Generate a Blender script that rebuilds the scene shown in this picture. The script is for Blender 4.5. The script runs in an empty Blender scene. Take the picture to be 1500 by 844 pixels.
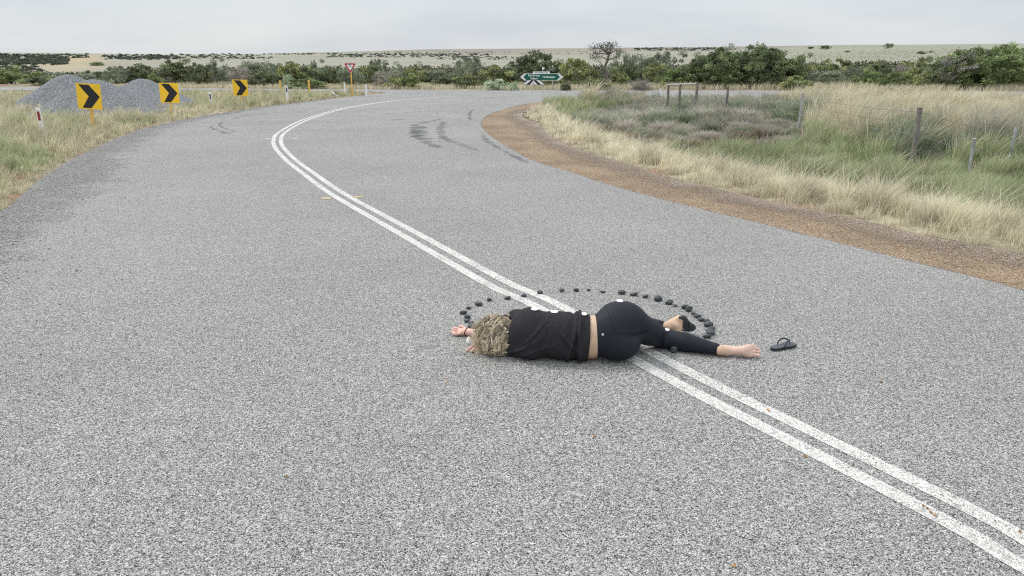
import bpy, bmesh, math, random
import numpy as np
from mathutils import Vector
from mathutils.geometry import tessellate_polygon
R_ = math.radians
rng = np.random.default_rng(7)
random.seed(7)

# ------------------------------------------------------------------ camera, sky, sun, exposure
FOC, PITCH, EYE = 1100.0, math.atan(340 / 1100), 1.8
S = bpy.context.scene
COL = S.collection
cam_d = bpy.data.cameras.new("camera")
cam_d.sensor_width = 36; cam_d.lens = 26.4; cam_d.clip_start = .05; cam_d.clip_end = 20000
cam = bpy.data.objects.new("camera", cam_d); COL.objects.link(cam)
cam.location = (0, 0, EYE); cam.rotation_euler = (math.pi / 2 - PITCH, 0, 0)
S.camera = cam
S.view_settings.view_transform = 'Standard'; S.view_settings.look = 'None'
S.view_settings.gamma = 1; S.view_settings.use_curve_mapping = False
S.view_settings.exposure = 0.26
S.render.engine = 'CYCLES'; S.cycles.use_denoising = False; S.cycles.filter_width = 1.1
S.cycles.max_bounces = 6; S.cycles.transparent_max_bounces = 8; S.cycles.sample_clamp_indirect = 4

SUN_EL, SUN_AZ = 52, -60          # azimuth measured from +Y towards +X
W = bpy.data.worlds.new("World"); S.world = W; W.use_nodes = True
nt = W.node_tree; nt.nodes.clear()
N = nt.nodes.new; L = nt.links.new
out = N('ShaderNodeOutputWorld'); bg = N('ShaderNodeBackground'); bg.inputs[1].default_value = .1
sky = N('ShaderNodeTexSky'); sky.sky_type = 'NISHITA'; sky.sun_disc = False
sky.sun_elevation = R_(SUN_EL); sky.sun_rotation = R_(SUN_AZ)
tc = N('ShaderNodeTexCoord'); sep = N('ShaderNodeSeparateXYZ'); L(tc.outputs['Generated'], sep.inputs[0])
mp = N('ShaderNodeMapping'); mp.inputs['Scale'].default_value = (1.6, 1.6, 11); L(tc.outputs['Generated'], mp.inputs[0])
nz = N('ShaderNodeTexNoise'); nz.inputs['Scale'].default_value = 1.6; nz.inputs['Detail'].default_value = 6
nz.inputs['Roughness'].default_value = .55; L(mp.outputs[0], nz.inputs['Vector'])
cr = N('ShaderNodeValToRGB'); L(nz.outputs[0], cr.inputs[0])
cr.color_ramp.elements[0].position = .32; cr.color_ramp.elements[0].color = (.755, .82, .90, 1)
cr.color_ramp.elements[1].position = .68; cr.color_ramp.elements[1].color = (.955, .985, 1.0, 1)
mr = N('ShaderNodeMapRange'); mr.inputs['From Min'].default_value = 0.02; mr.inputs['From Max'].default_value = .9
mr.inputs['To Min'].default_value = 6.75; mr.inputs['To Max'].default_value = 14.5; L(sep.outputs[2], mr.inputs[0])
vm = N('ShaderNodeVectorMath'); vm.operation = 'SCALE'; L(cr.outputs[0], vm.inputs[0]); L(mr.outputs[0], vm.inputs['Scale'])
mx = N('ShaderNodeMix'); mx.data_type = 'RGBA'; mx.inputs[0].default_value = .92
L(sky.outputs[0], mx.inputs[6]); L(vm.outputs[0], mx.inputs[7]); L(mx.outputs[2], bg.inputs[0]); L(bg.outputs[0], out.inputs[0])

sl = bpy.data.lights.new("sun", 'SUN'); sl.energy = 1.5; sl.angle = R_(14); sl.color = (1, .955, .87)
so = bpy.data.objects.new("sun", sl); COL.objects.link(so)
sd_ = Vector((math.sin(R_(SUN_AZ)) * math.cos(R_(SUN_EL)), math.cos(R_(SUN_AZ)) * math.cos(R_(SUN_EL)), math.sin(R_(SUN_EL))))
so.rotation_euler = sd_.to_track_quat('Z', 'Y').to_euler()

# ------------------------------------------------------------------ helpers
def sm(a, b, x):
    t = np.clip((x - a) / (b - a), 0, 1); return t * t * (3 - 2 * t)
def H0(y):
    y = np.asarray(y, float)
    return -.0095 * np.clip(y - 8, 0, 44)
def ray(px, py):
    px = np.asarray(px, float); py = np.asarray(py, float)
    u = (px - 750) / FOC; v = -(py - 422) / FOC
    c, s = math.cos(PITCH), math.sin(PITCH)
    return u, c + v * s, -s + v * c
def G(px, py, z=0.0):                 # point of the road-grade surface seen at a photo pixel
    a, b, c = ray(px, py); zz = z
    for _ in range(12):
        t = (zz - EYE) / c; zz = z + float(H0(b * t))
    t = (zz - EYE) / c
    return (float(a * t), float(b * t), float(zz))
def P(px, py, z):                     # point at height z above the level road by the person
    a, b, c = ray(px, py); t = (z - EYE) / c
    return np.array([float(a * t), float(b * t), z])
def at(px, py, Y):                    # point at distance Y
    a, b, c = ray(px, py); t = Y / b
    return np.array([float(a * t), Y, float(EYE + c * t)])
def crom(pts, step=.3):               # smooth curve through points, evenly resampled
    p = np.array(pts, float); n = len(p)
    q = np.vstack([2 * p[0] - p[1], p, 2 * p[-1] - p[-2]]); o = []
    for i in range(n - 1):
        t = np.linspace(0, 1, 16, endpoint=False)[:, None]
        a, b, c, d = q[i], q[i + 1], q[i + 2], q[i + 3]
        o.append(.5 * ((2 * b) + (c - a) * t + (2 * a - 5 * b + 4 * c - d) * t * t + (3 * b - a - 3 * c + d) * t ** 3))
    o = np.vstack(o + [p[-1:]])
    s = np.r_[0, np.cumsum(np.linalg.norm(np.diff(o, axis=0), axis=1))]
    m = max(2, int(s[-1] / step) + 1); ss = np.linspace(0, s[-1], m)
    return np.stack([np.interp(ss, s, o[:, k]) for k in range(o.shape[1])], 1)
def pip(x, y, poly):
    x = np.asarray(x, float); y = np.asarray(y, float); ins = np.zeros(x.shape, bool)
    n = len(poly); j = n - 1
    for i in range(n):
        xi, yi = poly[i][0], poly[i][1]; xj, yj = poly[j][0], poly[j][1]
        if yi != yj:
            c = ((yi > y) != (yj > y)) & (x < (xj - xi) * (y - yi) / (yj - yi) + xi)
            ins ^= c
        j = i
    return ins
def pdist(x, y, line):
    x = np.asarray(x, float); y = np.asarray(y, float); d = np.full(x.shape, 1e9)
    for i in range(len(line) - 1):
        ax, ay = line[i][:2]; bx, by = line[i + 1][:2]
        dx, dy = bx - ax, by - ay
        t = np.clip(((x - ax) * dx + (y - ay) * dy) / (dx * dx + dy * dy + 1e-12), 0, 1)
        d = np.minimum(d, np.hypot(x - ax - t * dx, y - ay - t * dy))
    return d
_g = rng.random((256, 256))
def vnoise(x, y):
    x = np.asarray(x, float); y = np.asarray(y, float)
    xi = np.floor(x).astype(int); yi = np.floor(y).astype(int)
    fx = x - xi; fy = y - yi; fx = fx * fx * (3 - 2 * fx); fy = fy * fy * (3 - 2 * fy)
    a = _g[xi % 256, yi % 256]; b = _g[(xi + 1) % 256, yi % 256]
    c = _g[xi % 256, (yi + 1) % 256]; d = _g[(xi + 1) % 256, (yi + 1) % 256]
    return (a * (1 - fx) + b * fx) * (1 - fy) + (c * (1 - fx) + d * fx) * fy
def fbm(x, y, o=4):
    r = 0; a = .5; k = 1; w = 0
    for _ in range(o):
        r = r + a * vnoise(x * k + 17 * _, y * k + 31 * _); w += a; a *= .5; k *= 2.03
    return r / w

def new_mesh(name, verts, faces_flat, counts, mats=(), parent=None, smooth=False, mat_idx=None, colr=None):
    me = bpy.data.meshes.new(name)
    verts = np.asarray(verts, np.float32); faces_flat = np.asarray(faces_flat, np.int32); counts = np.asarray(counts, np.int32)
    me.vertices.add(len(verts)); me.vertices.foreach_set('co', verts.ravel())
    me.loops.add(len(faces_flat)); me.loops.foreach_set('vertex_index', faces_flat)
    me.polygons.add(len(counts)); me.polygons.foreach_set('loop_start', np.r_[0, np.cumsum(counts)[:-1]].astype(np.int32))
    me.polygons.foreach_set('loop_total', counts)
    if mat_idx is not None: me.polygons.foreach_set('material_index', np.asarray(mat_idx, np.int32))
    me.polygons.foreach_set('use_smooth', np.full(len(counts), smooth))
    if colr is not None:
        a = me.color_attributes.new('tint', 'FLOAT_COLOR', 'POINT')
        c = np.ones((len(verts), 4), np.float32); c[:, :3] = colr; a.data.foreach_set('color', c.ravel())
    me.update(calc_edges=True); me.validate()
    for m in mats: me.materials.append(m)
    o = bpy.data.objects.new(name, me); COL.objects.link(o)
    if parent: o.parent = parent
    return o
def tag(o, label=None, cat=None, group=None, kind=None):
    if label: o['label'] = label
    if cat: o['category'] = cat
    if group: o['group'] = group
    if kind: o['kind'] = kind
    return o
def empty(name, loc, label, cat, group=None):
    o = bpy.data.objects.new(name, None); COL.objects.link(o); o.location = loc; o.empty_display_size = .2
    return tag(o, label, cat, group)
def bmobj(name, bm, mat, parent=None, smooth=False):
    me = bpy.data.meshes.new(name); bm.normal_update(); bm.to_mesh(me); bm.free()
    if smooth: me.polygons.foreach_set('use_smooth', [True] * len(me.polygons))
    if mat: me.materials.append(mat)
    o = bpy.data.objects.new(name, me); COL.objects.link(o)
    if parent: o.parent = parent
    return o
def box(bm, c, s, rot=None, bevel=0):
    v = bmesh.ops.create_cube(bm, size=1)['verts']
    for q in v:
        w = Vector((q.co.x * s[0], q.co.y * s[1], q.co.z * s[2]))
        if rot: w = rot @ w
        q.co = w + Vector(c)
    if bevel:
        es = list({e for q in v for e in q.link_edges})
        bmesh.ops.bevel(bm, geom=es, offset=bevel, segments=2, affect='EDGES')
def tube(bm, pts, rad, seg=8, cap=True):
    pts = [Vector(p) for p in pts]; rings = []
    rad = rad if hasattr(rad, '__len__') else [rad] * len(pts)
    ref = Vector((0, 0, 1))
    for i, p in enumerate(pts):
        d = (pts[min(i + 1, len(pts) - 1)] - pts[max(i - 1, 0)]).normalized()
        a = d.cross(ref)
        if a.length < .05: a = d.cross(Vector((0, 1, 0)))
        a.normalize(); b = d.cross(a)
        rings.append([bm.verts.new(p + (a * math.cos(t) + b * math.sin(t)) * rad[i]) for t in [2 * math.pi * k / seg for k in range(seg)]])
    for i in range(len(rings) - 1):
        for k in range(seg):
            bm.faces.new((rings[i][k], rings[i][(k + 1) % seg], rings[i + 1][(k + 1) % seg], rings[i + 1][k]))
    if cap: bm.faces.new(rings[0][::-1]); bm.faces.new(rings[-1])
def plate(bm, poly, Y0, th, flip=False):        # extruded outline in the XZ plane
    a = [bm.verts.new((x, Y0, z)) for x, z in poly]; b = [bm.verts.new((x, Y0 + th, z)) for x, z in poly]
    bm.faces.new(a); bm.faces.new(b[::-1]); n = len(poly)
    for i in range(n): bm.faces.new((a[i], b[i], b[(i + 1) % n], a[(i + 1) % n]))
    bmesh.ops.recalc_face_normals(bm, faces=bm.faces)

# ------------------------------------------------------------------ materials
def nodes(name):
    m = bpy.data.materials.new(name); m.use_nodes = True; t = m.node_tree
    return m, t, t.nodes['Principled BSDF'], t.nodes.new, t.links.new
def simple(name, c, rough=.6, var=.12, scale=30, bump=.15, metal=0, spec=.4, dist=.003):
    m, t, b, N, L = nodes(name)
    b.inputs['Roughness'].default_value = rough; b.inputs['Metallic'].default_value = metal
    b.inputs['Specular IOR Level'].default_value = spec
    tc = N('ShaderNodeTexCoord'); n = N('ShaderNodeTexNoise'); n.inputs['Scale'].default_value = scale; n.inputs['Detail'].default_value = 5
    L(tc.outputs['Object'], n.inputs['Vector'])
    r = N('ShaderNodeValToRGB'); L(n.outputs[0], r.inputs[0])
    r.color_ramp.elements[0].position = .3; r.color_ramp.elements[1].position = .7
    r.color_ramp.elements[0].color = (*[x * (1 - var) for x in c], 1); r.color_ramp.elements[1].color = (*[min(1, x * (1 + var)) for x in c], 1)
    L(r.outputs[0], b.inputs['Base Color'])
    if bump:
        bp = N('ShaderNodeBump'); bp.inputs['Strength'].default_value = bump; bp.inputs['Distance'].default_value = dist
        L(n.outputs[0], bp.inputs['Height']); L(bp.outputs[0], b.inputs['Normal'])
    return m
def tinted(name, rough=.8, translucent=.0, mul=None, spec=.2, noise=None):
    m, t, b, N, L = nodes(name)
    b.inputs['Roughness'].default_value = rough; b.inputs['Specular IOR Level'].default_value = spec
    a = N('ShaderNodeAttribute'); a.attribute_name = 'tint'; src = a.outputs['Color']
    if noise:
        tc = N('ShaderNodeTexCoord'); last = None
        for sc, lo, hi in noise:
            n = N('ShaderNodeTexNoise'); n.inputs['Scale'].default_value = sc; n.inputs['Detail'].default_value = 6
            L(tc.outputs['Object'], n.inputs['Vector'])
            r = N('ShaderNodeMapRange'); r.inputs[1].default_value = .3; r.inputs[2].default_value = .7
            r.inputs[3].default_value = lo; r.inputs[4].default_value = hi; L(n.outputs[0], r.inputs[0])
            v = N('ShaderNodeVectorMath'); v.operation = 'SCALE'; L(src, v.inputs[0]); L(r.outputs[0], v.inputs['Scale']); src = v.outputs[0]
    L(src, b.inputs['Base Color'])
    if translucent:
        tr = N('ShaderNodeBsdfTranslucent'); L(src, tr.inputs[0]); mxs = N('ShaderNodeMixShader'); mxs.inputs[0].default_value = translucent
        L(b.outputs[0], mxs.inputs[1]); L(tr.outputs[0], mxs.inputs[2]); L(mxs.outputs[0], t.nodes['Material Output'].inputs[0])
    return m
def stony(name, cols, s1, s2, s3, bump, worn=None, big=(.9, 1.08), patch=None, rough=.85, bd=.006):
    """aggregate: every voronoi cell a stone with its own colour; s1 fine, s2 coarser, s3 broad mottling"""
    m, t, b, N, L = nodes(name)
    b.inputs['Roughness'].default_value = rough; b.inputs['Specular IOR Level'].default_value = .08
    tc = N('ShaderNodeTexCoord')
    def vor(s, feat='F1'):
        v = N('ShaderNodeTexVoronoi'); v.voronoi_dimensions = '2D'; v.feature = feat; v.inputs['Scale'].default_value = s
        L(tc.outputs['Object'], v.inputs['Vector']); return v
    v1 = vor(s1); v2 = vor(s2)
    sp = N('ShaderNodeSeparateColor'); L(v1.outputs['Color'], sp.inputs[0])
    r = N('ShaderNodeValToRGB'); L(sp.outputs[0], r.inputs[0]); e = r.color_ramp.elements
    while len(e) < len(cols): e.new(.5)
    for i, (p_, c) in enumerate(cols): e[i].position = p_; e[i].color = (*c, 1)
    sp2 = N('ShaderNodeSeparateColor'); L(v2.outputs['Color'], sp2.inputs[0])
    def scale(src, fac):
        v = N('ShaderNodeVectorMath'); v.operation = 'SCALE'; L(src, v.inputs[0]); L(fac, v.inputs['Scale']); return v.outputs[0]
    def rng_(src, a, bb, lo, hi):
        q = N('ShaderNodeMapRange'); q.inputs[1].default_value = a; q.inputs[2].default_value = bb
        q.inputs[3].default_value = lo; q.inputs[4].default_value = hi; L(src, q.inputs[0]); return q.outputs[0]
    c = scale(r.outputs[0], rng_(sp2.outputs[1], 0, 1, .78, 1.22))
    n = N('ShaderNodeTexNoise'); n.inputs['Scale'].default_value = s3; n.inputs['Detail'].default_value = 7; n.inputs['Roughness'].default_value = .6
    L(tc.outputs['Object'], n.inputs['Vector'])
    c = scale(c, rng_(n.outputs[0], .3, .7, big[0], big[1]))
    # gaps between stones
    c = scale(c, rng_(v1.outputs['Distance'], .35, .75, 1.0, .45))
    # small pits where the bitumen shows through
    v3 = vor(s2 * .45); sp3 = N('ShaderNodeSeparateColor'); L(v3.outputs['Color'], sp3.inputs[0])
    pit = N('ShaderNodeMath'); pit.operation = 'MULTIPLY'
    L(rng_(sp3.outputs[2], .93, .96, 0, 1), pit.inputs[0]); L(rng_(v3.outputs['Distance'], .15, .4, .5, 0), pit.inputs[1])
    mix = N('ShaderNodeMix'); mix.data_type = 'RGBA'; L(pit.outputs[0], mix.inputs[0]); L(c, mix.inputs[6]); mix.inputs[7].default_value = (.05, .055, .065, 1)
    c = mix.outputs[2]
    if patch:
        c = patch(t, N, L, tc, c)
    L(c, b.inputs['Base Color'])
    bp = N('ShaderNodeBump'); bp.inputs['Strength'].default_value = bump; bp.inputs['Distance'].default_value = bd; bp.invert = True
    L(v1.outputs['Distance'], bp.inputs['Height']); L(bp.outputs[0], b.inputs['Normal'])
    if worn:      # alpha holes
        n2 = N('ShaderNodeTexNoise'); n2.inputs['Scale'].default_value = worn[0]; n2.inputs['Detail'].default_value = 4
        L(tc.outputs['Object'], n2.inputs['Vector'])
        vv = vor(s1 * .8); sq = N('ShaderNodeSeparateColor'); L(vv.outputs['Color'], sq.inputs[0])
        ad = N('ShaderNodeMath'); ad.operation = 'MULTIPLY_ADD'; L(n2.outputs[0], ad.inputs[0]); ad.inputs[1].default_value = worn[1]; L(sq.outputs[0], ad.inputs[2])
        al = rng_(ad.outputs[0], worn[2], worn[3], 0, 1)
        if len(worn) > 4:
            at_ = N('ShaderNodeAttribute'); at_.attribute_name = 'tint'; ml = N('ShaderNodeMath'); ml.operation = 'MULTIPLY_ADD'
            # edge weight stored per vertex: 1 in the middle, 0 at the edge
            sub = N('ShaderNodeMath'); sub.operation = 'GREATER_THAN'; sx = N('ShaderNodeSeparateColor'); L(at_.outputs['Color'], sx.inputs[0])
            L(sx.outputs[0], sub.inputs[0]); L(rng_(ad.outputs[0], worn[2], worn[3], .0, 1.0), sub.inputs[1]); al = sub.outputs[0]
        L(al, b.inputs['Alpha'])
    return m

M = {}
def seal_patch(t, N, L, tc, c):           # wheel-polished and bitumen-rich patches
    n = N('ShaderNodeTexNoise'); n.inputs['Scale'].default_value = .55; n.inputs['Detail'].default_value = 8; n.inputs['Roughness'].default_value = .62
    L(tc.outputs['Object'], n.inputs['Vector'])
    r = N('ShaderNodeMapRange'); r.inputs[1].default_value = .62; r.inputs[2].default_value = .75; r.inputs[3].default_value = 0; r.inputs[4].default_value = .3; L(n.outputs[0], r.inputs[0])
    m = N('ShaderNodeMix'); m.data_type = 'RGBA'; L(r.outputs[0], m.inputs[0]); L(c, m.inputs[6]); m.inputs[7].default_value = (.19, .19, .19, 1)
    return m.outputs[2]
M['seal'] = stony('chip_seal', [(0, (.05, .05, .053)), (.14, (.14, .138, .133)), (.36, (.292, .288, .279)), (.72, (.413, .406, .391)), (1, (.66, .652, .61))], 205, 92, .35, .45, patch=seal_patch, big=(.89, 1.07))
M['bitumen'] = simple('bitumen_edge', (.07, .07, .075), .7, .3, 40, .6)
M['grey_gravel'] = stony('grey_gravel', [(0, (.085, .085, .082)), (.25, (.24, .238, .23)), (.6, (.37, .366, .35)), (1, (.64, .62, .58))], 120, 60, 1.2, .5, worn=(1.6, 1.2, .3, 1.25, 1), bd=.012)
M['red_gravel'] = stony('red_gravel', [(0, (.12, .085, .06)), (.3, (.29, .20, .13)), (.65, (.42, .30, .195)), (.86, (.48, .385, .29)), (1, (.68, .60, .50))], 150, 62, .9, .6, big=(.75, 1.2), bd=.012)
M['paint'] = stony('road_paint', [(0, (.40, .39, .37)), (.12, (.56, .55, .52)), (.4, (.73, .72, .68)), (1, (.80, .79, .745))], 200, 95, 1.5, .5, worn=(3.0, .55, .26, .32))
M['skid'] = stony('tyre_rubber_mark', [(0, (.10, .10, .11)), (.5, (.20, .205, .215)), (1, (.32, .325, .335))], 200, 90, 1, .3, worn=(2.2, 1.7, -.1, 1.2, 1))
M['fringe'] = stony('dusty_gravel', [(0, (.13, .10, .08)), (.3, (.27, .21, .165)), (.7, (.40, .325, .265)), (1, (.6, .53, .45))], 150, 62, .9, .6, worn=(1.2, 1.3, .1, 1.6, 1))
M['heap'] = stony('heap_gravel', [(0, (.10, .105, .11)), (.3, (.20, .21, .22)), (.7, (.29, .30, .315)), (1, (.42, .43, .44))], 60, 30, .8, .8, bd=.012)
M['ground'] = tinted('ground_soil', .95, noise=[(.06, .92, 1.08), (1.5, .85, 1.12), (14, .7, 1.25), (75, .6, 1.4)])
M['grass'] = tinted('grass_blades', .7, .38)
M['leaf'] = tinted('leaves', .55, .22, spec=.35)
M['bark'] = simple('grey_bark', (.16, .14, .12), .9, .35, 9, .7, dist=.02)
M['deadwood'] = simple('weathered_dead_wood', (.24, .22, .20), .9, .3, 12, .5)
M['post_wood'] = simple('weathered_post_timber', (.20, .185, .165), .9, .35, 22, .8, dist=.01)
M['rail_wood'] = simple('pale_rail_timber', (.42, .39, .34), .9, .25, 22, .5)
M['white'] = simple('white_paint', (.78, .78, .77), .45, .06, 12, .05)
M['red_refl'] = simple('red_reflector', (.30, .02, .03), .3, .1, 60, .05)
M['grey_refl'] = simple('grey_reflector', (.10, .10, .11), .3, .1, 60, .05)
M['yellow'] = simple('yellow_sign_face', (.90, .56, .035), .4, .06, 8, .03)
M['yellow_post'] = simple('yellow_painted_post', (.72, .45, .10), .5, .12, 10, .1)
M['black'] = simple('black_sign_print', (.015, .016, .02), .4, .1, 10, .03)
M['red'] = simple('red_sign_print', (.45, .02, .05), .4, .06, 10, .03)
M['green'] = simple('green_sign_face', (.005, .11, .07), .4, .06, 8, .03)
M['steel'] = simple('galvanised_steel', (.45, .46, .47), .45, .12, 15, .05, metal=.7)
M['wire'] = simple('fence_wire', (.22, .21, .2), .6, .2, 20, 0, metal=.5)
M['pebble'] = simple('black_beach_stone', (.045, .05, .056), .5, .35, 90, .3, dist=.002, spec=.5)
M['white_pebble'] = simple('white_disc_stone', (.88, .88, .86), .5, .04, 60, .08)
M['rubber'] = simple('black_sandal_rubber', (.028, .030, .034), .55, .25, 60, .2)
M['rubber_top'] = simple('grey_sandal_footbed', (.075, .085, .095), .6, .25, 60, .3)
M['leggings'] = simple('navy_black_leggings', (.0150, .0165, .0250), .62, .12, 40, .12, spec=.22)
M['shirt'] = simple('charcoal_tshirt_cotton', (.0300, .0290, .0325), .85, .22, 60, .2, spec=.15)
M['seam'] = simple('legging_seam', (.004, .004, .006), .8, .1, 40, 0)
M['band'] = simple('hair_elastic', (.02, .012, .012), .7, .2, 60, .2)
M['marker'] = simple('tan_marker_plastic', (.62, .50, .30), .5, .1, 60, .1)
ms, t_, b_, N_, L_ = nodes('skin')
b_.inputs['Roughness'].default_value = .48; b_.inputs['Subsurface Weight'].default_value = .08
b_.inputs['Subsurface Radius'].default_value = (.012, .004, .002); b_.inputs['Subsurface Scale'].default_value = 1
a_ = N_('ShaderNodeAttribute'); a_.attribute_name = 'tint'; L_(a_.outputs['Color'], b_.inputs['Base Color'])
n_ = N_('ShaderNodeTexNoise'); n_.inputs['Scale'].default_value = 160; bp_ = N_('ShaderNodeBump'); bp_.inputs['Strength'].default_value = .25; bp_.inputs['Distance'].default_value = .001
L_(n_.outputs[0], bp_.inputs['Height']); L_(bp_.outputs[0], b_.inputs['Normal'])
M['skin'] = ms
M['hair'] = tinted('blond_hair', .42, .15, spec=.4)

# ------------------------------------------------------------------ the roads: outlines on the ground
def GL(pts): return [G(*q)[:2] for q in pts]
right_edge = GL([(1500, 425), (1420, 404), (1327, 381), (1233, 357), (1100, 324), (1047, 311), (967, 291), (887, 269), (833, 251), (780, 235), (740, 213), (715, 196), (706, 185), (707, 176), (716, 168), (740, 160), (767, 153), (807, 148), (860, 144.5), (930, 141.5)])
right_edge = [(10.7, -6.2), (7.4, -.2), (5.4, 3.3), (4.6, 4.8)] + right_edge + [(12, 36.6), (24, 37.2), (60, 38)]
left_edge = GL([(0, 310), (30, 288), (60, 262), (110, 231), (165, 206), (215, 187), (300, 170), (400, 155), (470, 146.5), (530, 140)])
left_edge = [(1.5, -7.5), (-1.2, -2.5), (-3.6, 2.6), (-5.0, 5.8), (-5.9, 7.7)] + left_edge
isl = GL([(556, 137.4), (566, 136.2), (556, 135.2), (520, 133.8), (400, 133), (250, 132.6), (0, 132.6)]) + [(-60, 43.5)]
far_edge = [(-60, 53)] + GL([(0, 127.6), (200, 128.6), (400, 130.2), (600, 131.4), (800, 131.8), (1100, 132.6)]) + [(60, 47)]
RE = crom(right_edge); LE = crom(left_edge); IS = crom(isl, .4); FE = crom(far_edge, .8)
PAVE = np.vstack([RE, FE[::-1], IS[::-1], LE[::-1]])
PAVE_S = PAVE[::2]
grav_out = GL([(1500, 370), (1420, 358), (1340, 341), (1260, 321), (1180, 305), (1100, 288), (1073, 281), (1020, 269), (967, 258), (940, 246), (887, 230), (841, 216), (807, 200), (790, 184), (765, 170), (772, 163), (800, 155.5), (850, 148)])
GO = crom([(11.9, -4.2), (8.9, 1.2)] + grav_out)
def side_of(x, y):                      # metres outside the seal on the right-hand side, negative inside
    d = pdist(x, y, RE[::3]); return np.where(pip(x, y, PAVE_S), -d, d)
def farw(x, y): return sm(0, 7, 37 - y)
EASTR = crom([(r[0], r[1]) for r in right_edge])
def right_zone(x, y):                   # the paddock corner right of the curve
    poly = [tuple(q) for q in RE[::3]] + [(60, -6)]
    return pip(x, y, poly)
AZ_T = np.array([-60, -34, -30, -24, -18, -12, -6, 0, 6, 12, 18, 24, 30, 36, 60.])
RIDGE = np.array([78, 78.5, 79.5, 81, 80, 77, 74, 73, 72, 71.5, 71, 70, 70, 70, 70.])
def H(x, y):
    x = np.asarray(x, float); y = np.asarray(y, float)
    z = H0(y); rr = np.hypot(x, y); front = np.clip(y / np.maximum(rr, 1e-6), 0, 1)
    z = z - 2.4 * sm(62, 115, y)
    az = np.degrees(np.arctan2(x, np.maximum(y, 1e-3)))
    yr = np.interp(az, AZ_T, RIDGE)
    hz = (1.8 + (82 - yr) / 1100 * 2800) + 3
    z = z + (hz) * sm(420, 2800, rr) * (y > 0)
    z = z + (y > 0) * sm(300, 1200, rr) * 5 * (fbm(x / 420, y / 420, 3) - .5)
    # nearer pale slope on the right
    rs = sm(13, 24, az); z = z + rs * (y > 0) * 11.6 * (sm(150, 820, rr) - sm(850, 2600, rr))
    # dune-like rise on the left
    z = z + (y > 0) * 5.0 * np.exp(-((az + 28) / 4.5) ** 2) * sm(170, 330, rr) * (1 - .7 * sm(500, 900, rr))
    near = (y < 60) & (rr < 90)
    if np.any(near):
        xs = x[near] if x.ndim else x; ys = y[near] if y.ndim else y
        s = side_of(xs, ys); zone = right_zone(xs, ys)
        ditch = (-.32 * sm(1.7, 3.6, s) + .50 * sm(5.2, 10, s)) * farw(xs, ys) * zone * sm(-3, 3, ys)
        ins = pip(xs, ys, PAVE_S)
        add = ditch + np.where(ins, -.045, -.012) + (~ins) * .07 * (fbm(xs * .6, ys * .6, 2) - .5) * sm(.5, 2.5, s)
        add = add - .03 * ((pip(xs, ys, SHOULDER)))
        if x.ndim:
            z = z.copy(); z[near] += add
        else: z = z + add
    return z
SHOULDER = [tuple(q) for q in RE[::2]][:int(len(RE) / 2 * .62)] + [tuple(q) for q in GO[::-2]]
def Hs(x, y): return float(H(np.array([x]), np.array([y]))[0])

# ground sheet: rings round the camera out to the horizon
def ground_colour(x, y):
    n = len(x); rr = np.hypot(x, y); az = np.degrees(np.arctan2(x, y))
    straw = np.array([.29, .25, .165]); soil = np.array([.24, .16, .105]); litter = np.array([.22, .20, .12])
    c = straw * np.ones((n, 1))
    t = fbm(x * .5, y * .5)[:, None]; c = c * (1 - .6 * (t > .5)) + litter * .6 * (t > .5)
    t = sm(.55, .62, fbm(x * .9 + 40, y * .9))[:, None]; c = c * (1 - t) + soil * t
    # sandy pad by the heaps
    pad = np.exp(-(((x + 14.6) / 4.2) ** 2 + ((y - 27.5) / 5) ** 2) ** 2)[:, None]
    c = c * (1 - pad) + np.array([.47, .42, .34]) * pad
    # far paddocks
    fl = sm(70, 130, rr)[:, None]
    f1 = fbm(x / 260 + 3, y / 90 + 5)[:, None]; f2 = fbm(x / 60, y / 22)[:, None]
    field = np.array([.285, .278, .222]) * (.88 + .28 * f1) * (.92 + .16 * f2)
    pinkish = sm(.5, .62, fbm(x / 500 + 9, y / 160 + 2))[:, None] * sm(900, 1500, rr)[:, None]
    field = field * (1 - .6 * pinkish) + np.array([.23, .19, .17]) * .6 * pinkish
    grn = (sm(16, 22, az) * sm(130, 250, rr) * (rr < 1500))[:, None]
    field = field * (1 - .5 * grn) + np.array([.255, .262, .18]) * .5 * grn
    dune = (np.exp(-((az + 29.5) / 2.0) ** 2) * np.exp(-((rr - 330) / 110) ** 2))[:, None]
    field = field * (1 - dune) + np.array([.42, .32, .19]) * dune
    c = c * (1 - fl) + field * fl
    return np.clip(c, 0, 1)
rs_ = np.concatenate([[0.0], np.geomspace(.6, 9000, 330)])
azs = np.radians(np.concatenate([np.linspace(-60, 60, 520), np.linspace(60, 300, 90)[1:-1]]))
RR, AA = np.meshgrid(rs_, azs, indexing='ij')
gx = (RR * np.sin(AA)).ravel(); gy = (RR * np.cos(AA)).ravel()
gz = H(gx, gy)
nr, na = RR.shape
i, j = np.meshgrid(np.arange(nr - 1), np.arange(na), indexing='ij'); j2 = (j + 1) % na
quads = np.stack([i * na + j, i * na + j2, (i + 1) * na + j2, (i + 1) * na + j], -1).reshape(-1, 4)
quads = quads[na:]      # the innermost ring is degenerate
quads = np.vstack([quads])
g = new_mesh('ground', np.stack([gx, gy, gz], 1), quads[:, ::-1].ravel(), np.full(len(quads), 4), [M['ground']], smooth=True, colr=ground_colour(gx, gy))
tag(g, kind='structure')

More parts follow.
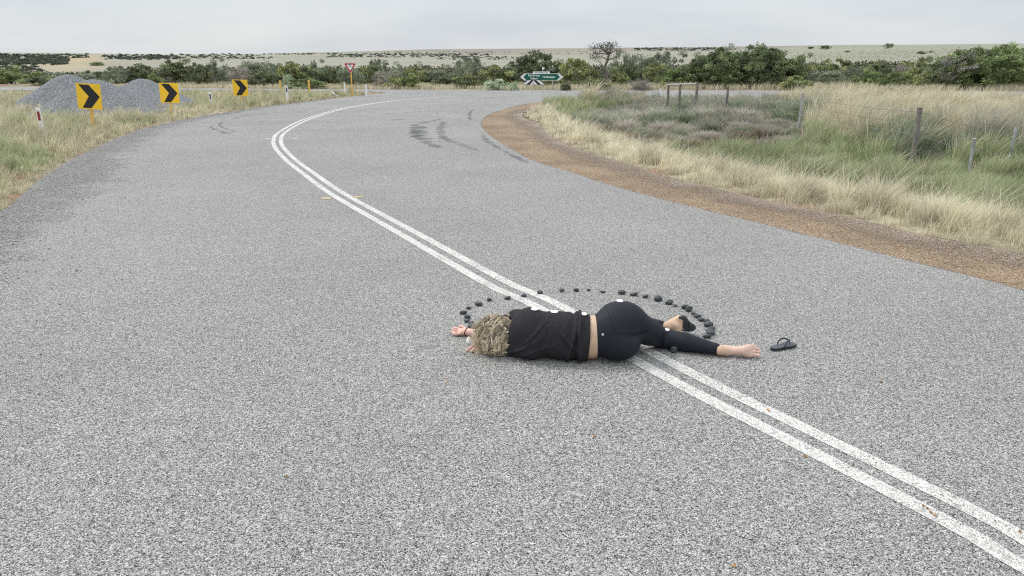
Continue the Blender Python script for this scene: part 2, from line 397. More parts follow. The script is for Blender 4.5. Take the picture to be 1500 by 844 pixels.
def strip(name, A, B, mat, zoff, zf=None, n=6, edge=False, kind='structure'):
    A = np.array(A)[:, :2]; B = np.array(B)[:, :2]; m = max(len(A), len(B))
    def rs(Q):
        s = np.r_[0, np.cumsum(np.linalg.norm(np.diff(Q, axis=0), axis=1))]; t = np.linspace(0, s[-1], m); return np.stack([np.interp(t, s, Q[:, k]) for k in (0, 1)], 1)
    A, B = rs(A), rs(B); t = np.linspace(0, 1, n + 1)[None, :, None]
    p = (A[:, None] * (1 - t) + B[:, None] * t); x = p[..., 0].ravel(); y = p[..., 1].ravel()
    z = (zf or (lambda a, b: H0(b)))(x, y) + zoff
    i, j = np.meshgrid(np.arange(m - 1), np.arange(n), indexing='ij'); k = n + 1
    q = np.stack([i * k + j, i * k + j + 1, (i + 1) * k + j + 1, (i + 1) * k + j], -1).reshape(-1, 4)
    v = np.stack([x, y, z], 1); a, b, c = v[q[0, 0]], v[q[0, 1]], v[q[0, 2]]
    if np.cross(b - a, c - a)[2] < 0: q = q[:, ::-1]
    colr = None
    if edge:
        w = np.sin(np.linspace(0, 1, n + 1) * math.pi) if edge == 2 else np.linspace(1, 0, n + 1) ** .8
        e2 = np.minimum(1, np.minimum(np.arange(m), m - 1 - np.arange(m)) / max(2, m * .12))
        colr = (w[None, :] * e2[:, None]).ravel()[:, None] * np.ones((1, 3))
    o = new_mesh(name, v, q.ravel(), np.full(len(q), 4), [mat], colr=colr)
    return tag(o, kind=kind) if kind else o
def offset(line, d):
    line = np.array(line)[:, :2]; t = np.gradient(line, axis=0); t /= np.linalg.norm(t, axis=1)[:, None] + 1e-9
    return line + np.stack([-t[:, 1], t[:, 0]], 1) * (d if np.isscalar(d) else np.asarray(d)[:, None])

# the seal: one sheet with a small real edge
bm = bmesh.new()
pts = [Vector((x, y, 0)) for x, y in PAVE[::1]]
vs = [bm.verts.new(p) for p in pts]
for a, b, c in tessellate_polygon([pts]): 
    try: bm.faces.new((vs[a], vs[b], vs[c]))
    except ValueError: pass
for yy in (8, 14, 22, 30, 38, 46, 52):
    bmesh.ops.bisect_plane(bm, geom=bm.verts[:] + bm.edges[:] + bm.faces[:], plane_co=(0, yy, 0), plane_no=(0, 1, 0))
bmesh.ops.recalc_face_normals(bm, faces=bm.faces)
if sum(f.normal.z * f.calc_area() for f in bm.faces) < 0: bmesh.ops.reverse_faces(bm, faces=bm.faces)
for v in bm.verts: v.co.z = float(H0(v.co.y))
be = [e for e in bm.edges if len(e.link_faces) == 1]
ex = bmesh.ops.extrude_edge_only(bm, edges=be)
for q in ex['geom']:
    if isinstance(q, bmesh.types.BMVert): q.co.z -= .08
road = bmobj('road', bm, M['seal']); tag(road, kind='structure')

strip('gravel_shoulder', RE[:int(len(RE) * .64)], GO, M['red_gravel'], -.006, n=8)
gA = offset(GO[:int(len(GO) * .93)], -1.15 + .7 * vnoise(np.arange(len(GO[:int(len(GO) * .93)])) * .2, np.zeros(len(GO[:int(len(GO) * .93)])))); gB = GO[:len(gA)]
sg_ = 1 if pdist(gA[20:21, 0], gA[20:21, 1], RE)[0] < pdist(gB[20:21, 0], gB[20:21, 1], RE)[0] else -1
if sg_ < 0: gA = offset(gB, .75 + .5 * fbm(gB[:, 0] * .7, gB[:, 1] * .7, 3))
strip('gravel_fringe', gB, gA, M['fringe'], -.001, n=8, edge=1)
# dark broken edge of the seal on the right, and loose grey gravel over the left edge
k0 = int(len(RE) * .78)
eo = RE[:k0]; wv = .05 + .05 * fbm(eo[:, 0] * 2.2, eo[:, 1] * 2.2, 3)
strip('broken_seal_edge', eo, offset(eo, wv), M['skid'], .004, n=4, edge=1)
le = LE[10:-3]; wv = 1.0 + 1.5 * fbm(le[:, 0] * .5, le[:, 1] * .5, 3)
strip('loose_gravel_edge', le, offset(le, -wv * .9 * np.interp(le[:, 1], [3, 9, 12, 30], [.35, .9, 1, .35])), M['grey_gravel'], .005, n=10, edge=1)
# edge lip under left grass side
# double centre line
Lo = GL([(1500, 832), (1400, 772), (1160, 648), (992, 562), (784, 449), (730, 425), (686, 401), (542, 318), (481, 282), (443, 254), (418, 234), (402.5, 216), (400.5, 205), (407, 195), (431, 181), (456, 171.5), (494, 160.5), (532, 153.5), (570, 148.3), (608, 144.6), (640, 142.4)])
Lo = crom([(5.4, -4), (3.9, -1.3), (2.9, .5), (2.2, 1.78)] + Lo, .12)
ctr = offset(Lo, -.088)
for d in (.085, -.085):
    c = offset(ctr, d); strip('road_line', offset(c, .045), offset(c, -.045), M['paint'], .0025, n=2)
# give-way line at the junction, worn
a = GL([(648, 141.8), (700, 139.5)]); a = crom(a, .3)
strip('road_line', offset(a, .06), offset(a, -.06), M['skid'], .008, n=2, edge=2)
# tyre marks
def skid(pts, w, z=.004, m='skid'):
    c = crom(GL(pts), .25); ww = w * (.7 + .6 * vnoise(np.arange(len(c)) * .35 + pts[0][0], np.zeros(len(c))))
    strip('tyre_mark', offset(c, ww / 2), offset(c, -ww / 2), M[m], z, n=6, edge=2)
skid([(655, 172), (640, 176), (610, 183), (606, 192), (612, 203), (640, 215), (668, 224)], .55)
skid([(652, 174), (646, 186), (648, 200), (668, 210), (720, 228)], .55, .0045)
skid([(618, 182), (614, 195), (622, 206), (645, 212)], .9, .0032)
skid([(560, 178), (585, 175), (612, 175)], .35); skid([(545, 168), (590, 165), (640, 163)], .3)
skid([(628, 205), (660, 210), (675, 211)], .25, .005)
skid([(575, 140), (620, 138.5), (680, 138), (760, 137)], .45); skid([(560, 137.6), (620, 136.2), (700, 135.4)], .4)
skid([(700, 142), (760, 138.5), (850, 137.5), (960, 138.5)], .3); skid([(690, 148), (720, 143.5), (780, 140.5)], .3)
skid([(313, 182), (309, 187), (322, 192), (345, 199)], .35); skid([(330, 176), (322, 183), (334, 190), (352, 196)], .3)
skid([(330, 176), (380, 167), (470, 162)], .25); skid([(697, 158), (688, 166), (690, 178)], .3); skid([(705, 190), (712, 205), (745, 225), (790, 246)], .35)
skid([(404, 166), (500, 163), (560, 162)], .2)
for pts in ([(1190, 602), (1215, 618), (1240, 640), (1258, 650)], [(1262, 664), (1290, 672)], [(1222, 658), (1238, 672)], [(1165, 628), (1195, 652)], [(1030, 596), (1080, 618)]):
    skid(pts, .07)
for px, py in ((478, 291.3), (525, 289.3), (393, 203.5), (432, 203)):
    x, y, z = G(px, py); bm = bmesh.new()
    big = py > 250
    box(bm, (0, 0, .008 if big else .004), (.13 if big else .12, .07 if big else .05, .016 if big else .008), bevel=.006 if big else .002)
    for v in bm.verts:
        if v.co.z > .01: v.co.y *= .6; v.co.x *= .93
    o = bmobj('pavement_marker', bm, M['marker'] if big else M['white']); o.location = (x, y, z); o.rotation_euler.z = .25
    tag(o, {478: 'small tan pavement marker left of the double white line', 525: 'small tan pavement marker right of the double white line', 393: 'small worn white pavement marker outside the bend of the double line', 432: 'small worn white pavement marker inside the bend of the double line'}[px], 'road marker', 'pavement markers')

# ------------------------------------------------------------------ grass
def grass_mesh(name, x, y, z, hgt, colr, width, lean, spread, nb, seed, curl=.35, segs=3, tuss=0, pull_=.75):
    """x.. per tuft arrays; nb blades each"""
    r = np.random.default_rng(seed); n = len(x) * nb
    if tuss:                               # gather the tufts into tussocks of their own height and tone
        x, y = x.copy(), y.copy(); gi, gj = np.floor(x / tuss).astype(int), np.floor(y / tuss).astype(int); best = np.full(len(x), 1e9); cx = x.copy(); cy = y.copy(); cv = np.zeros(len(x))
        for a_ in (-1, 0, 1):
            for b_ in (-1, 0, 1):
                qx = (gi + a_ + _g[(gi + a_) % 256, (gj + b_) % 256]) * tuss; qy = (gj + b_ + _g[(gi + a_ + 91) % 256, (gj + b_ + 17) % 256]) * tuss; d_ = np.hypot(x - qx, y - qy); m_ = d_ < best
                best = np.where(m_, d_, best); cx = np.where(m_, qx, cx); cy = np.where(m_, qy, cy); cv = np.where(m_, _g[(gi + a_ + 33) % 256, (gj + b_ + 55) % 256], cv)
        pull = pull_ * r.random(len(x)); ox_, oy_ = x, y; x = x + (cx - x) * pull; y = y + (cy - y) * pull
        bad = pip(x, y, PAVE_S) | pip(x, y, SHOULDER); x = np.where(bad, ox_, x); y = np.where(bad, oy_, y)
        fall = 1 - np.clip(best * (1 - pull) / (tuss * .6), 0, 1) * .55; hgt = hgt * (.55 + .75 * cv) * fall * 1.25; colr = colr * (.80 + .40 * _g[(cv * 9999).astype(int) % 256, 7])[:, None]
    rep = lambda a: np.repeat(a, nb, axis=0)
    X, Y, Z, Hh, C, Wd = rep(x), rep(y), rep(z), rep(hgt), rep(colr), rep(width)
    a = r.random(n) * 2 * math.pi; rad = rep(spread) * np.sqrt(r.random(n)) * .5
    bx, by = X + rad * np.cos(a), Y + rad * np.sin(a)
    hh = Hh * (.55 + .6 * r.random(n)); out = (.15 + curl * r.random(n)) * hh
    dx = np.cos(a) * out + lean[0] * hh * (.6 + .8 * r.random(n)); dy = np.sin(a) * out + lean[1] * hh
    fa = r.random(n) * math.pi; wx, wy = np.cos(fa) * Wd / 2, np.sin(fa) * Wd / 2 * .6
    C = C * (.62 + .76 * r.random((n, 1))) * (1 + .08 * (r.random((n, 3)) - .5))
    V = []; K = []
    ts = np.linspace(0, 1, segs + 1)
    for t in ts[:-1]:
        ww = (1 - t * .55)
        cx = bx + dx * t ** 1.8; cy = by + dy * t ** 1.8; cz = Z + hh * t * (1 - .12 * t)
        V += [np.stack([cx - wx * ww, cy - wy * ww, cz], 1), np.stack([cx + wx * ww, cy + wy * ww, cz], 1)]
    V.append(np.stack([bx + dx, by + dy, Z + hh * .88], 1))
    nv = len(V); V = np.stack(V, 1).reshape(-1, 3)
    Cc = np.repeat(C[:, None], nv, 1).reshape(-1, 3)
    base = (np.arange(n) * nv)[:, None]
    qs = np.concatenate([base + np.array([2 * k, 2 * k + 1, 2 * k + 3, 2 * k + 2]) for k in range(segs - 1)], 0) if segs > 1 else np.zeros((0, 4), int)
    tr = base + np.array([2 * segs - 2, 2 * segs - 1, 2 * segs])
    flat = np.concatenate([qs.ravel(), tr.ravel()]); cnt = np.r_[np.full(len(qs), 4), np.full(len(tr), 3)]
    o = new_mesh(name, V, flat, cnt, [M['grass']], colr=np.clip(Cc, 0, 1))
    return tag(o, kind='stuff')
def scatter(n, r0, r1, az0, az1, power=-.7):
    u = rng.random(n); e = power + 1
    r = (r0 ** e + u * (r1 ** e - r0 ** e)) ** (1 / e) if abs(e) > 1e-6 else r0 * (r1 / r0) ** u
    a = np.radians(az0 + (az1 - az0) * rng.random(n)); return r * np.sin(a), r * np.cos(a)
STRAW = np.array([.66, .61, .46]); STRAW2 = np.array([.55, .50, .36]); GREEN = np.array([.26, .32, .15]); PGREEN = np.array([.41, .46, .27])
BLUEG = np.array([.20, .25, .16]); GREYB = np.array([.46, .425, .375]); DRYB = np.array([.27, .21, .14])
def mixc(a, b, t): t = np.asarray(t)[:, None]; return a * (1 - t) + b * t
def wid(x, y, k=1.0): return k * np.maximum(.0045, .00062 * np.hypot(x, y))
HEAPS = [(-18.0, 31.6, 2.45, 1.32), (-15.0, 27.9, 2.35, 1.24), (-15.7, 33.0, 2.6, 1.12)]
def not_road(x, y, mrg=0.0):
    k = ~pip(x, y, PAVE_S) & ~pip(x, y, SHOULDER)
    return k
# left verge and the island beyond it
x, y = scatter(42000, 6.5, 56, -46, -2, -.55)
k = not_road(x, y) & (x < 0) & (y < 45); x, y = x[k], y[k]
for hx, hy, hr, hh in HEAPS:
    k = np.hypot(x - hx, y - hy) > hr * .96; x, y = x[k], y[k]
dE = pdist(x, y, LE[::3]); nn = fbm(x * .45, y * .45, 3)
pad = np.exp(-(((x + 14.6) / 3.6) ** 2 + ((y - 27.5) / 4.5) ** 2) ** 2)
k = (rng.random(len(x)) > pad * .93) & (rng.random(len(x)) < .25 + dE * 2.2); x, y, dE, nn, pad = x[k], y[k], dE[k], nn[k], pad[k]
gt = sm(.28, .55, nn) * sm(0, .5, dE) * np.interp(y, [8, 20, 30], [1, .95, .5])
c = mixc(mixc(STRAW, STRAW2, rng.random(len(x))), PGREEN, gt * (.6 + .4 * rng.random(len(x))))
c = mixc(c, GREEN, (rng.random(len(x)) < .22) * gt)
hg = (.10 + .25 * sm(0, 1.3, dE)) * (.25 + 1.45 * fbm(x * 2.2, y * 2.2, 3)) * (1 - .35 * pad) * 1.15
hg = hg * np.interp(y, [0, 30, 40], [1, 1, .75]) + .06
grass_mesh('verge_grass', x, y, H(x, y), hg, c, wid(x, y), (.22, -.05), np.full(len(x), .10), 10, 11, tuss=.42)
# right: pale dry strip along the gravel
STRIP_IN = crom([(13.5, -3.5), (10.6, 2)] + GL([(1500, 322), (1400, 303), (1250, 268), (1100, 242), (1000, 222), (930, 203), (860, 182), (815, 165), (800, 158), (850, 152)]), .4)
STRIP = [tuple(q) for q in GO[::2]] + [tuple(q) for q in STRIP_IN[::-2]]
x, y = scatter(60000, 5.5, 40, -2, 48, -.8)
k = pip(x, y, STRIP); x, y = x[k], y[k]
dg = pdist(x, y, GO[::2]); c = mixc(mixc(STRAW * 1.1, STRAW2 * 1.1, rng.random(len(x))), np.array([.86, .80, .65]), rng.random(len(x)) * .7)
clump = .5 * fbm(x * 1.1, y * 1.1, 3) + .5 * fbm(x * 3, y * 3, 2)
k = (rng.random(len(x)) < .22 + dg * 1.5) & ((clump > .36) | (rng.random(len(x)) < .4)); x, y, dg, c, clump = x[k], y[k], dg[k], c[k], clump[k]
hg = (.10 + .30 * sm(0, .7, dg)) * (.1 + 1.5 * clump) * np.interp(y, [6, 16, 35], [1.05, 1.0, .7])
grass_mesh('dry_grass', x, y, H(x, y), hg, c, wid(x, y, .95), (.16, -.06), np.full(len(x), .12), 12, 12, curl=.6, tuss=.45)
# tall seeding stalks in the strip
k = rng.random(len(x)) < .10
grass_mesh('seeding_grass_stalks', x[k], y[k], H(x[k], y[k]), hg[k] * 1.75, c[k] * 1.1, wid(x[k], y[k], .75), (.30, -.05), np.full(k.sum(), .15), 3, 13, curl=.7, segs=4)
# right: the low ground, the scrub patch and the tall paddock grass
x, y = scatter(90000, 7, 40, 0, 50, -.45)
k = right_zone(x, y) & not_road(x, y) & ~pip(x, y, STRIP) & (y < 36.6 - .03 * x); x, y = x[k], y[k]
SCRUB = GL([(850, 172), (870, 160), (930, 153), (1000, 145), (1090, 143), (1180, 160), (1200, 190), (1160, 212), (1080, 210), (960, 208), (900, 196)])
BAREP = GL([(845, 176), (900, 181), (1000, 194), (1130, 192), (1150, 204), (1060, 211), (950, 207), (880, 196)])
TALLB = crom(GL([(1010, 150), (1090, 160), (1180, 182), (1300, 208), (1400, 214), (1600, 225)]), .5)
scr = pip(x, y, SCRUB); bar = pip(x, y, BAREP)
u_ = (x / y) * FOC + 750
bound = np.interp(u_, [900, 1010, 1090, 1180, 1300, 1400, 1600, 2200], [34, 30, 24, 19, 14.5, 14, 13, 12])
tall = (y > bound) & ~scr
nn = fbm(x * .35, y * .35, 3)
edge_b = np.abs(y - bound) < 4
c = mixc(GREEN, PGREEN, sm(.3, .7, fbm(x * .8, y * .8)))
c = mixc(c, STRAW2, (rng.random(len(x)) < .28))
hgt = .26 + .34 * fbm(x * 1.8, y * 1.8)
grey_t = sm(.42, .6, nn)
ct = mixc(mixc(STRAW, STRAW2, rng.random(len(x))), GREYB, grey_t * .65)
blue = sm(.45, .6, fbm(x * .5 + 9, y * .5 + 4, 3)) * (y < bound + 6) * (rng.random(len(x)) < .8)
ct = mixc(ct, BLUEG, blue)
ht = (.30 + .50 * fbm(x * 1.3, y * 1.3)) * (1 - .1 * blue) * (1 + .22 * sm(23, 33, y) * sm(1060, 1130, u_))
farp = (y > bound + 5); ct[farp] = mixc(STRAW * 1.03, STRAW2, rng.random(farp.sum()) * .8)
c[tall] = ct[tall]; hgt[tall] = ht[tall]; hgt = hgt * (1 + .35 * np.exp(-((y - bound - .5) / 1.6) ** 2))
cs = mixc(mixc(GREYB, BLUEG, sm(.5, .62, fbm(x * 1.1, y * 1.1, 2)) * .8), PGREEN, (rng.random(len(x)) < .12))
cs[bar] = mixc(cs[bar], DRYB, (rng.random(bar.sum()) < .6))
c[scr] = cs[scr]; hgt[scr] = (.12 + .26 * fbm(x[scr] * 1.8, y[scr] * 1.8)) * (1 + .75 * sm(20, 25, y[scr]))
clb = fbm(x * 1.6 + 5, y * 1.6, 2)
keep = ~(bar & (clb < .53)) & ~(scr & ~bar & (clb < .3))
x, y, c, hgt, scr = x[keep], y[keep], c[keep], hgt[keep], scr[keep]
a = ~scr
grass_mesh('paddock_grass', x[a], y[a], H(x[a], y[a]), hgt[a], c[a], wid(x[a], y[a], 1.1), (.28, -.04), np.full(a.sum(), .16), 10, 14, curl=.45, tuss=.6)
a = scr
grass_mesh('low_grey_scrub', x[a], y[a], H(x[a], y[a]), hgt[a], c[a], wid(x[a], y[a], 1.7), (.05, 0), np.full(a.sum(), .2), 14, 15, curl=.9, segs=2, tuss=.8)
# strip beyond the far road, and rough ground under the trees
x, y = scatter(16000, 44, 66, -44, 44, 0)
fy = np.interp(x, FE[:, 0], FE[:, 1]); k = (y > fy + .25); x, y = x[k], y[k]; fy = fy[k]
c = mixc(mixc(STRAW, STRAW2, rng.random(len(x))), PGREEN, rng.random(len(x)) * .45 * sm(1, 5, y - fy))
hg = .25 + .35 * fbm(x * .5, y * .5)
hg = hg * np.where(u_[:1].mean() > -1e9, 1, 1) * np.interp(x, [-40, 0, 6, 14, 40], [.8, .75, 1, 1.25, 1.2])
grass_mesh('roadside_dry_grass', x, y, H(x, y), hg, c, wid(x, y, 1.1), (.2, 0), np.full(len(x), .4), 9, 16)
# loose stones
def stones(name, x, y, z, size, mat, seed):
    r = np.random.default_rng(seed); n = len(x)
    o8 = np.array([[1, 0, 0], [-1, 0, 0], [0, 1, 0], [0, -1, 0], [0, 0, 1], [0, 0, -1.]])
    f8 = np.array([[0, 2, 4], [2, 1, 4], [1, 3, 4], [3, 0, 4], [2, 0, 5], [1, 2, 5], [3, 1, 5], [0, 3, 5]])
    v = o8[None] * (.6 + .7 * r.random((n, 6, 1))) + .3 * (r.random((n, 6, 3)) - .5)
    v *= (size[:, None, None] * np.array([1, 1, .65])); an = r.random(n) * 6.28
    ca, sa = np.cos(an)[:, None], np.sin(an)[:, None]
    v = np.stack([v[..., 0] * ca - v[..., 1] * sa, v[..., 0] * sa + v[..., 1] * ca, v[..., 2]], -1)
    v += np.stack([x, y, z], 1)[:, None]
    fc = (f8[None] + (np.arange(n) * 6)[:, None, None]).reshape(-1, 3)
    g_ = (.5 + .9 * r.random((n, 1, 1))) * np.ones((1, 6, 1))
    o = new_mesh(name, v.reshape(-1, 3), fc.ravel(), np.full(len(fc), 3), [mat], colr=np.clip((g_ * np.array(stone_c)).reshape(-1, 3), 0, 1))
    return tag(o, kind='stuff')
M['loose'] = tinted('loose_stone', .85)
idx = rng.integers(0, len(LE) - 1, 9000); q = LE[idx] + rng.normal(0, .1, (9000, 2)); nrm = offset(LE, 1)[idx] - LE[idx]
q = q - nrm * (np.abs(rng.normal(0, .75, 9000)) - .25)[:, None]; stone_c = (.30, .30, .30)
k = (q[:, 1] > 3) & (q[:, 1] < 33); q = q[k]
stones('loose_stones', q[:, 0], q[:, 1], H0(q[:, 1]) + .006, .004 + .009 * rng.random(len(q)) ** 2.5, M['loose'], 21)
x, y = scatter(60000, 5.5, 26, -3, 44, -.9); k = pip(x, y, SHOULDER) ; x, y = x[k][:14000], y[k][:14000]; stone_c = (.42, .30, .20)
stones('gravel_stones', x, y, H0(y) + .0, .003 + .007 * rng.random(len(x)) ** 2.5, M['loose'], 22)

# ------------------------------------------------------------------ gravel heaps
for n_, ((hx, hy, hr, hh), lab) in enumerate(zip(HEAPS, ('tall blue-grey gravel heap at the left, behind the nearest chevron sign', 'broad low blue-grey gravel heap in front of the other two, beside the nearest chevron sign', 'blue-grey gravel heap at the back right, behind the second chevron sign'))):
    nr2, na2 = 46, 96; r = np.linspace(0, 1, nr2); a = np.linspace(0, 2 * math.pi, na2, endpoint=False)
    Rg, Ag = np.meshgrid(r, a, indexing='ij'); lob = 1 + .06 * np.sin(Ag * 2 + n_ * 2) + .05 * np.sin(Ag * 5 + n_)
    X = Rg * np.cos(Ag) * hr * lob; Y = Rg * np.sin(Ag) * hr * lob * .85
    prof = np.where(Rg < .25, 1 - Rg ** 2 * 2.4, (1 - .15) - (Rg - .25) * 1.13); prof = np.clip(prof, -.1, 1)
    prof = prof + .03 * np.exp(-((Rg - .98) / .1) ** 2)
    Z = prof * hh + .10 * (fbm(X * 1.3 + n_ * 9, Y * 1.3, 3) - .5) * (1 - Rg * .6) + .02 * (fbm(X * 9, Y * 9, 2) - .5) + .012 * (Rg > .2) * np.sin(Ag * 17 + 3 * fbm(X, Y, 2) * 6) * Rg * (1 - Rg)
    i, j = np.meshgrid(np.arange(nr2 - 1), np.arange(na2), indexing='ij'); j2 = (j + 1) % na2
    q = np.stack([i * na2 + j, (i + 1) * na2 + j, (i + 1) * na2 + j2, i * na2 + j2], -1).reshape(-1, 4)
    o = new_mesh('gravel_heap', np.stack([X.ravel(), Y.ravel(), Z.ravel()], 1), q.ravel(), np.full(len(q), 4), [M['heap']], smooth=True)
    o.location = (hx, hy, Hs(hx, hy) - .02); tag(o, lab, 'gravel heap', 'gravel heaps by the bend')
    cn = 700; ra = hr * (.86 + .25 * rng.random(cn)); aa = rng.random(cn) * 6.28; stone_c = (.22, .23, .24)
    x = hx + ra * np.cos(aa); y = hy + ra * np.sin(aa) * .85
    stones('spilled_gravel', x, y, H(x, y) + .01, .01 + .02 * rng.random(cn), M['loose'], 30 + n_)

# ------------------------------------------------------------------ signs, posts, fence
def chevron_sign(px, ptop, pbot, pw, Y, lab, tilt=0):
    c = at(px, pbot, Y); k = at(px, ptop, Y); w = pw / FOC * Y * 1.03; h = k[2] - c[2]; gz_ = Hs(c[0], Y)
    e = empty('chevron_sign', (c[0], Y, gz_), lab, 'road sign', 'yellow chevron signs on the bend')
    z0 = c[2] - gz_
    bm = bmesh.new(); box(bm, (0, 0, z0 + h / 2), (w, .012, h), bevel=.002); bmobj('sign_panel', bm, M['yellow'], e)
    a = .06 * w; b = w / 2; s = w * .34
    pts = [(-b * .70, z0 + h * .955), (-b * .70 + s, z0 + h * .955), (b * .93, z0 + h * .5), (-b * .70 + s, z0 + h * .045), (-b * .70, z0 + h * .045), (b * .93 - s, z0 + h * .5)]
    pts = [(-b * .78 + (0), z0 + h * .955), (-b * .78 + w * .42, z0 + h * .955), (b * .88, z0 + h * .5), (-b * .62 + w * .36, z0 + h * .045), (-b * .62, z0 + h * .045), (-b * .02, z0 + h * .5)]
    bm = bmesh.new(); plate(bm, pts, -.010, .0035); bmobj('chevron', bm, M['black'], e)
    bm = bmesh.new(); box(bm, (0, .035, (z0 + h * .9) / 2 - .15), (.07, .05, z0 + h * .9 + .3), bevel=.004); bmobj('post', bm, M['yellow_post'], e)
    e.rotation_euler = (0, R_(tilt), R_(-2 if px < 200 else 3 if px < 300 else 2))
chevron_sign(131, 122.5, 160.0, 34, 20.5, 'nearest and largest yellow sign with a black chevron, in front of the gravel heaps', 3)
chevron_sign(249, 121.7, 151.0, 25.5, 27, 'middle yellow chevron sign, in front of the rightmost gravel heap', 1.5)
chevron_sign(352.8, 116.8, 140.8, 20.5, 33.5, 'farthest yellow chevron sign, standing right of the gravel heaps', 1)

def guide_post(px, pbase, hgt, lab, refl='red_refl', tilt=(0, 0), w=.1, z0=0):
    x, y, z = G(px, pbase); z = Hs(x, y)
    e = empty('guide_post', (x, y, z), lab, 'guide post', 'white roadside guide posts')
    bm = bmesh.new()
    vs = [(-w / 2, 0), (w / 2, 0), (w / 2, hgt - .02), (-w / 2, hgt + .012)]
    plate(bm, [(a, b - (.2 if b == 0 else 0)) for a, b in vs], -.012, .024); bmesh.ops.bevel(bm, geom=bm.edges[:], offset=.003, segments=1, affect='EDGES')
    bmobj('post_body', bm, M['white'], e)
    if refl:
        bm = bmesh.new(); box(bm, (0, -.0145, hgt - .17), (w * .55, .004, .2), bevel=.001); bmobj('reflector', bm, M[refl], e)
    e.rotation_euler = (R_(tilt[1]), R_(tilt[0]), 0)
guide_post(66, 210, .80, 'nearest white guide post with a red reflector, leaning left in the left verge', tilt=(-.5, 2))
guide_post(311, 160, .66, 'white guide post standing between the second and third chevron signs', 'grey_refl', (-2, 0), .11)
guide_post(421.5, 150, .74, 'white guide post between the farthest chevron sign and the give way sign', 'grey_refl', (0, 0), .12)
guide_post(505.5, 136.5, .62, 'thin plain white guide post just left of the give way sign', None, w=.1)
guide_post(537, 141.5, .68, 'thin plain white guide post at the grass tip right of the give way sign', None, (0, 0), .1)
guide_post(839, 149, .36, 'short white guide post leaning right, on the tip of the dry grass inside the curve', None, (20, 0), .15)
guide_post(968.5, 140.8, .46, 'small white guide post leaning left, just left of the timber fence end frame', None, (-8, 0), .1)
x, y, z = G(490, 142.5); bm = bmesh.new(); box(bm, (0, 0, .02), (.42, .10, .024), bevel=.003)
o = bmobj('guide_post', bm, M['white']); o.location = (x, y, Hs(x, y) + .17); o.rotation_euler = (0, R_(38), R_(-12))
tag(o, 'knocked-over white guide post lying slanted in the grass below the give way sign', 'guide post', 'white roadside guide posts')
for px, pt, pb, w, lab in ((410, 118, 131, .11, 'left yellow post standing beyond the grass island'), (452, 118, 131, .13, 'right yellow post standing beyond the grass island'), (429, 122.5, 130.5, .06, 'thin cream post between the two yellow posts')):
    Y = 45.0; a = at(px, pt, Y); zg = Hs(a[0], Y); bm = bmesh.new()
    hh = a[2] - zg; tube(bm, [(0, 0, -.2), (0, 0, hh - .03), (0, 0, hh)], [w / 2, w / 2, w / 3], 10)
    o = bmobj('marker_post', bm, M['yellow_post' if 'yellow post s' in lab else 'rail_wood'], smooth=False); o.location = (a[0], Y, zg); tag(o, lab, 'post')

def text(s, size, mat, parent, loc, bold=.0, name='lettering', align='CENTER', wide=1.0):
    cu = bpy.data.curves.new(name, 'FONT'); cu.body = s; cu.size = size; cu.align_x = align; cu.align_y = 'CENTER'
    cu.extrude = .001; cu.offset = bold; ob = bpy.data.objects.new(name, cu); COL.objects.link(ob)
    dg = bpy.context.evaluated_depsgraph_get(); me = bpy.data.meshes.new_from_object(ob.evaluated_get(dg)); bpy.data.objects.remove(ob)
    me.materials.clear(); me.materials.append(mat); o = bpy.data.objects.new(name, me); COL.objects.link(o)
    o.parent = parent; o.location = loc; o.rotation_euler = (math.pi / 2, 0, 0); o.scale = (wide, 1, 1); return o
# give way sign
Y = 42.6; a = at(512.5, 92.5, Y); b = at(512.5, 108.3, Y); zg = Hs(a[0], Y)
e = empty('give_way_sign', (a[0], Y, zg), 'red and white triangular give way sign on a yellow post', 'road sign')
w = 18.2 / FOC * Y; zt, zb = a[2] - zg, b[2] - zg; zc = zt - (zt - zb) / 3
def tri(s, r=.1):
    V3 = [(-w / 2 * s, zc + (zt - zc) * s), (w / 2 * s, zc + (zt - zc) * s), (0, zc - (zc - zb) * s)]; o_ = []
    for k in range(3):
        p0 = np.array(V3[k]); pa = np.array(V3[k - 1]); pb = np.array(V3[(k + 1) % 3])
        for t in (0, .5, 1):
            m0 = p0 + (pa - p0) * r * (1 - t) + (pb - p0) * r * t; o_.append(tuple(m0 * (1) if t != .5 else p0 * .4 + m0 * .6))
    return o_
bm = bmesh.new(); plate(bm, tri(1), 0, .006); bmobj('sign_panel', bm, M['white'], e)
bm = bmesh.new(); plate(bm, tri(.93), -.004, .003); bmobj('red_border', bm, M['red'], e)
bm = bmesh.new(); plate(bm, tri(.58), -.008, .003); bmobj('sign_face', bm, M['white'], e)
text('GIVE', .085, M['black'], e, (0, -.012, zc + .10), .0, wide=.9); text('WAY', .085, M['black'], e, (0, -.012, zc + .015), .0, wide=.9)
bm = bmesh.new(); box(bm, (.02, .04, (zb + .25) / 2 - .1), (.07, .05, zb + .45), bevel=.004); bmobj('post', bm, M['yellow_post'], e)
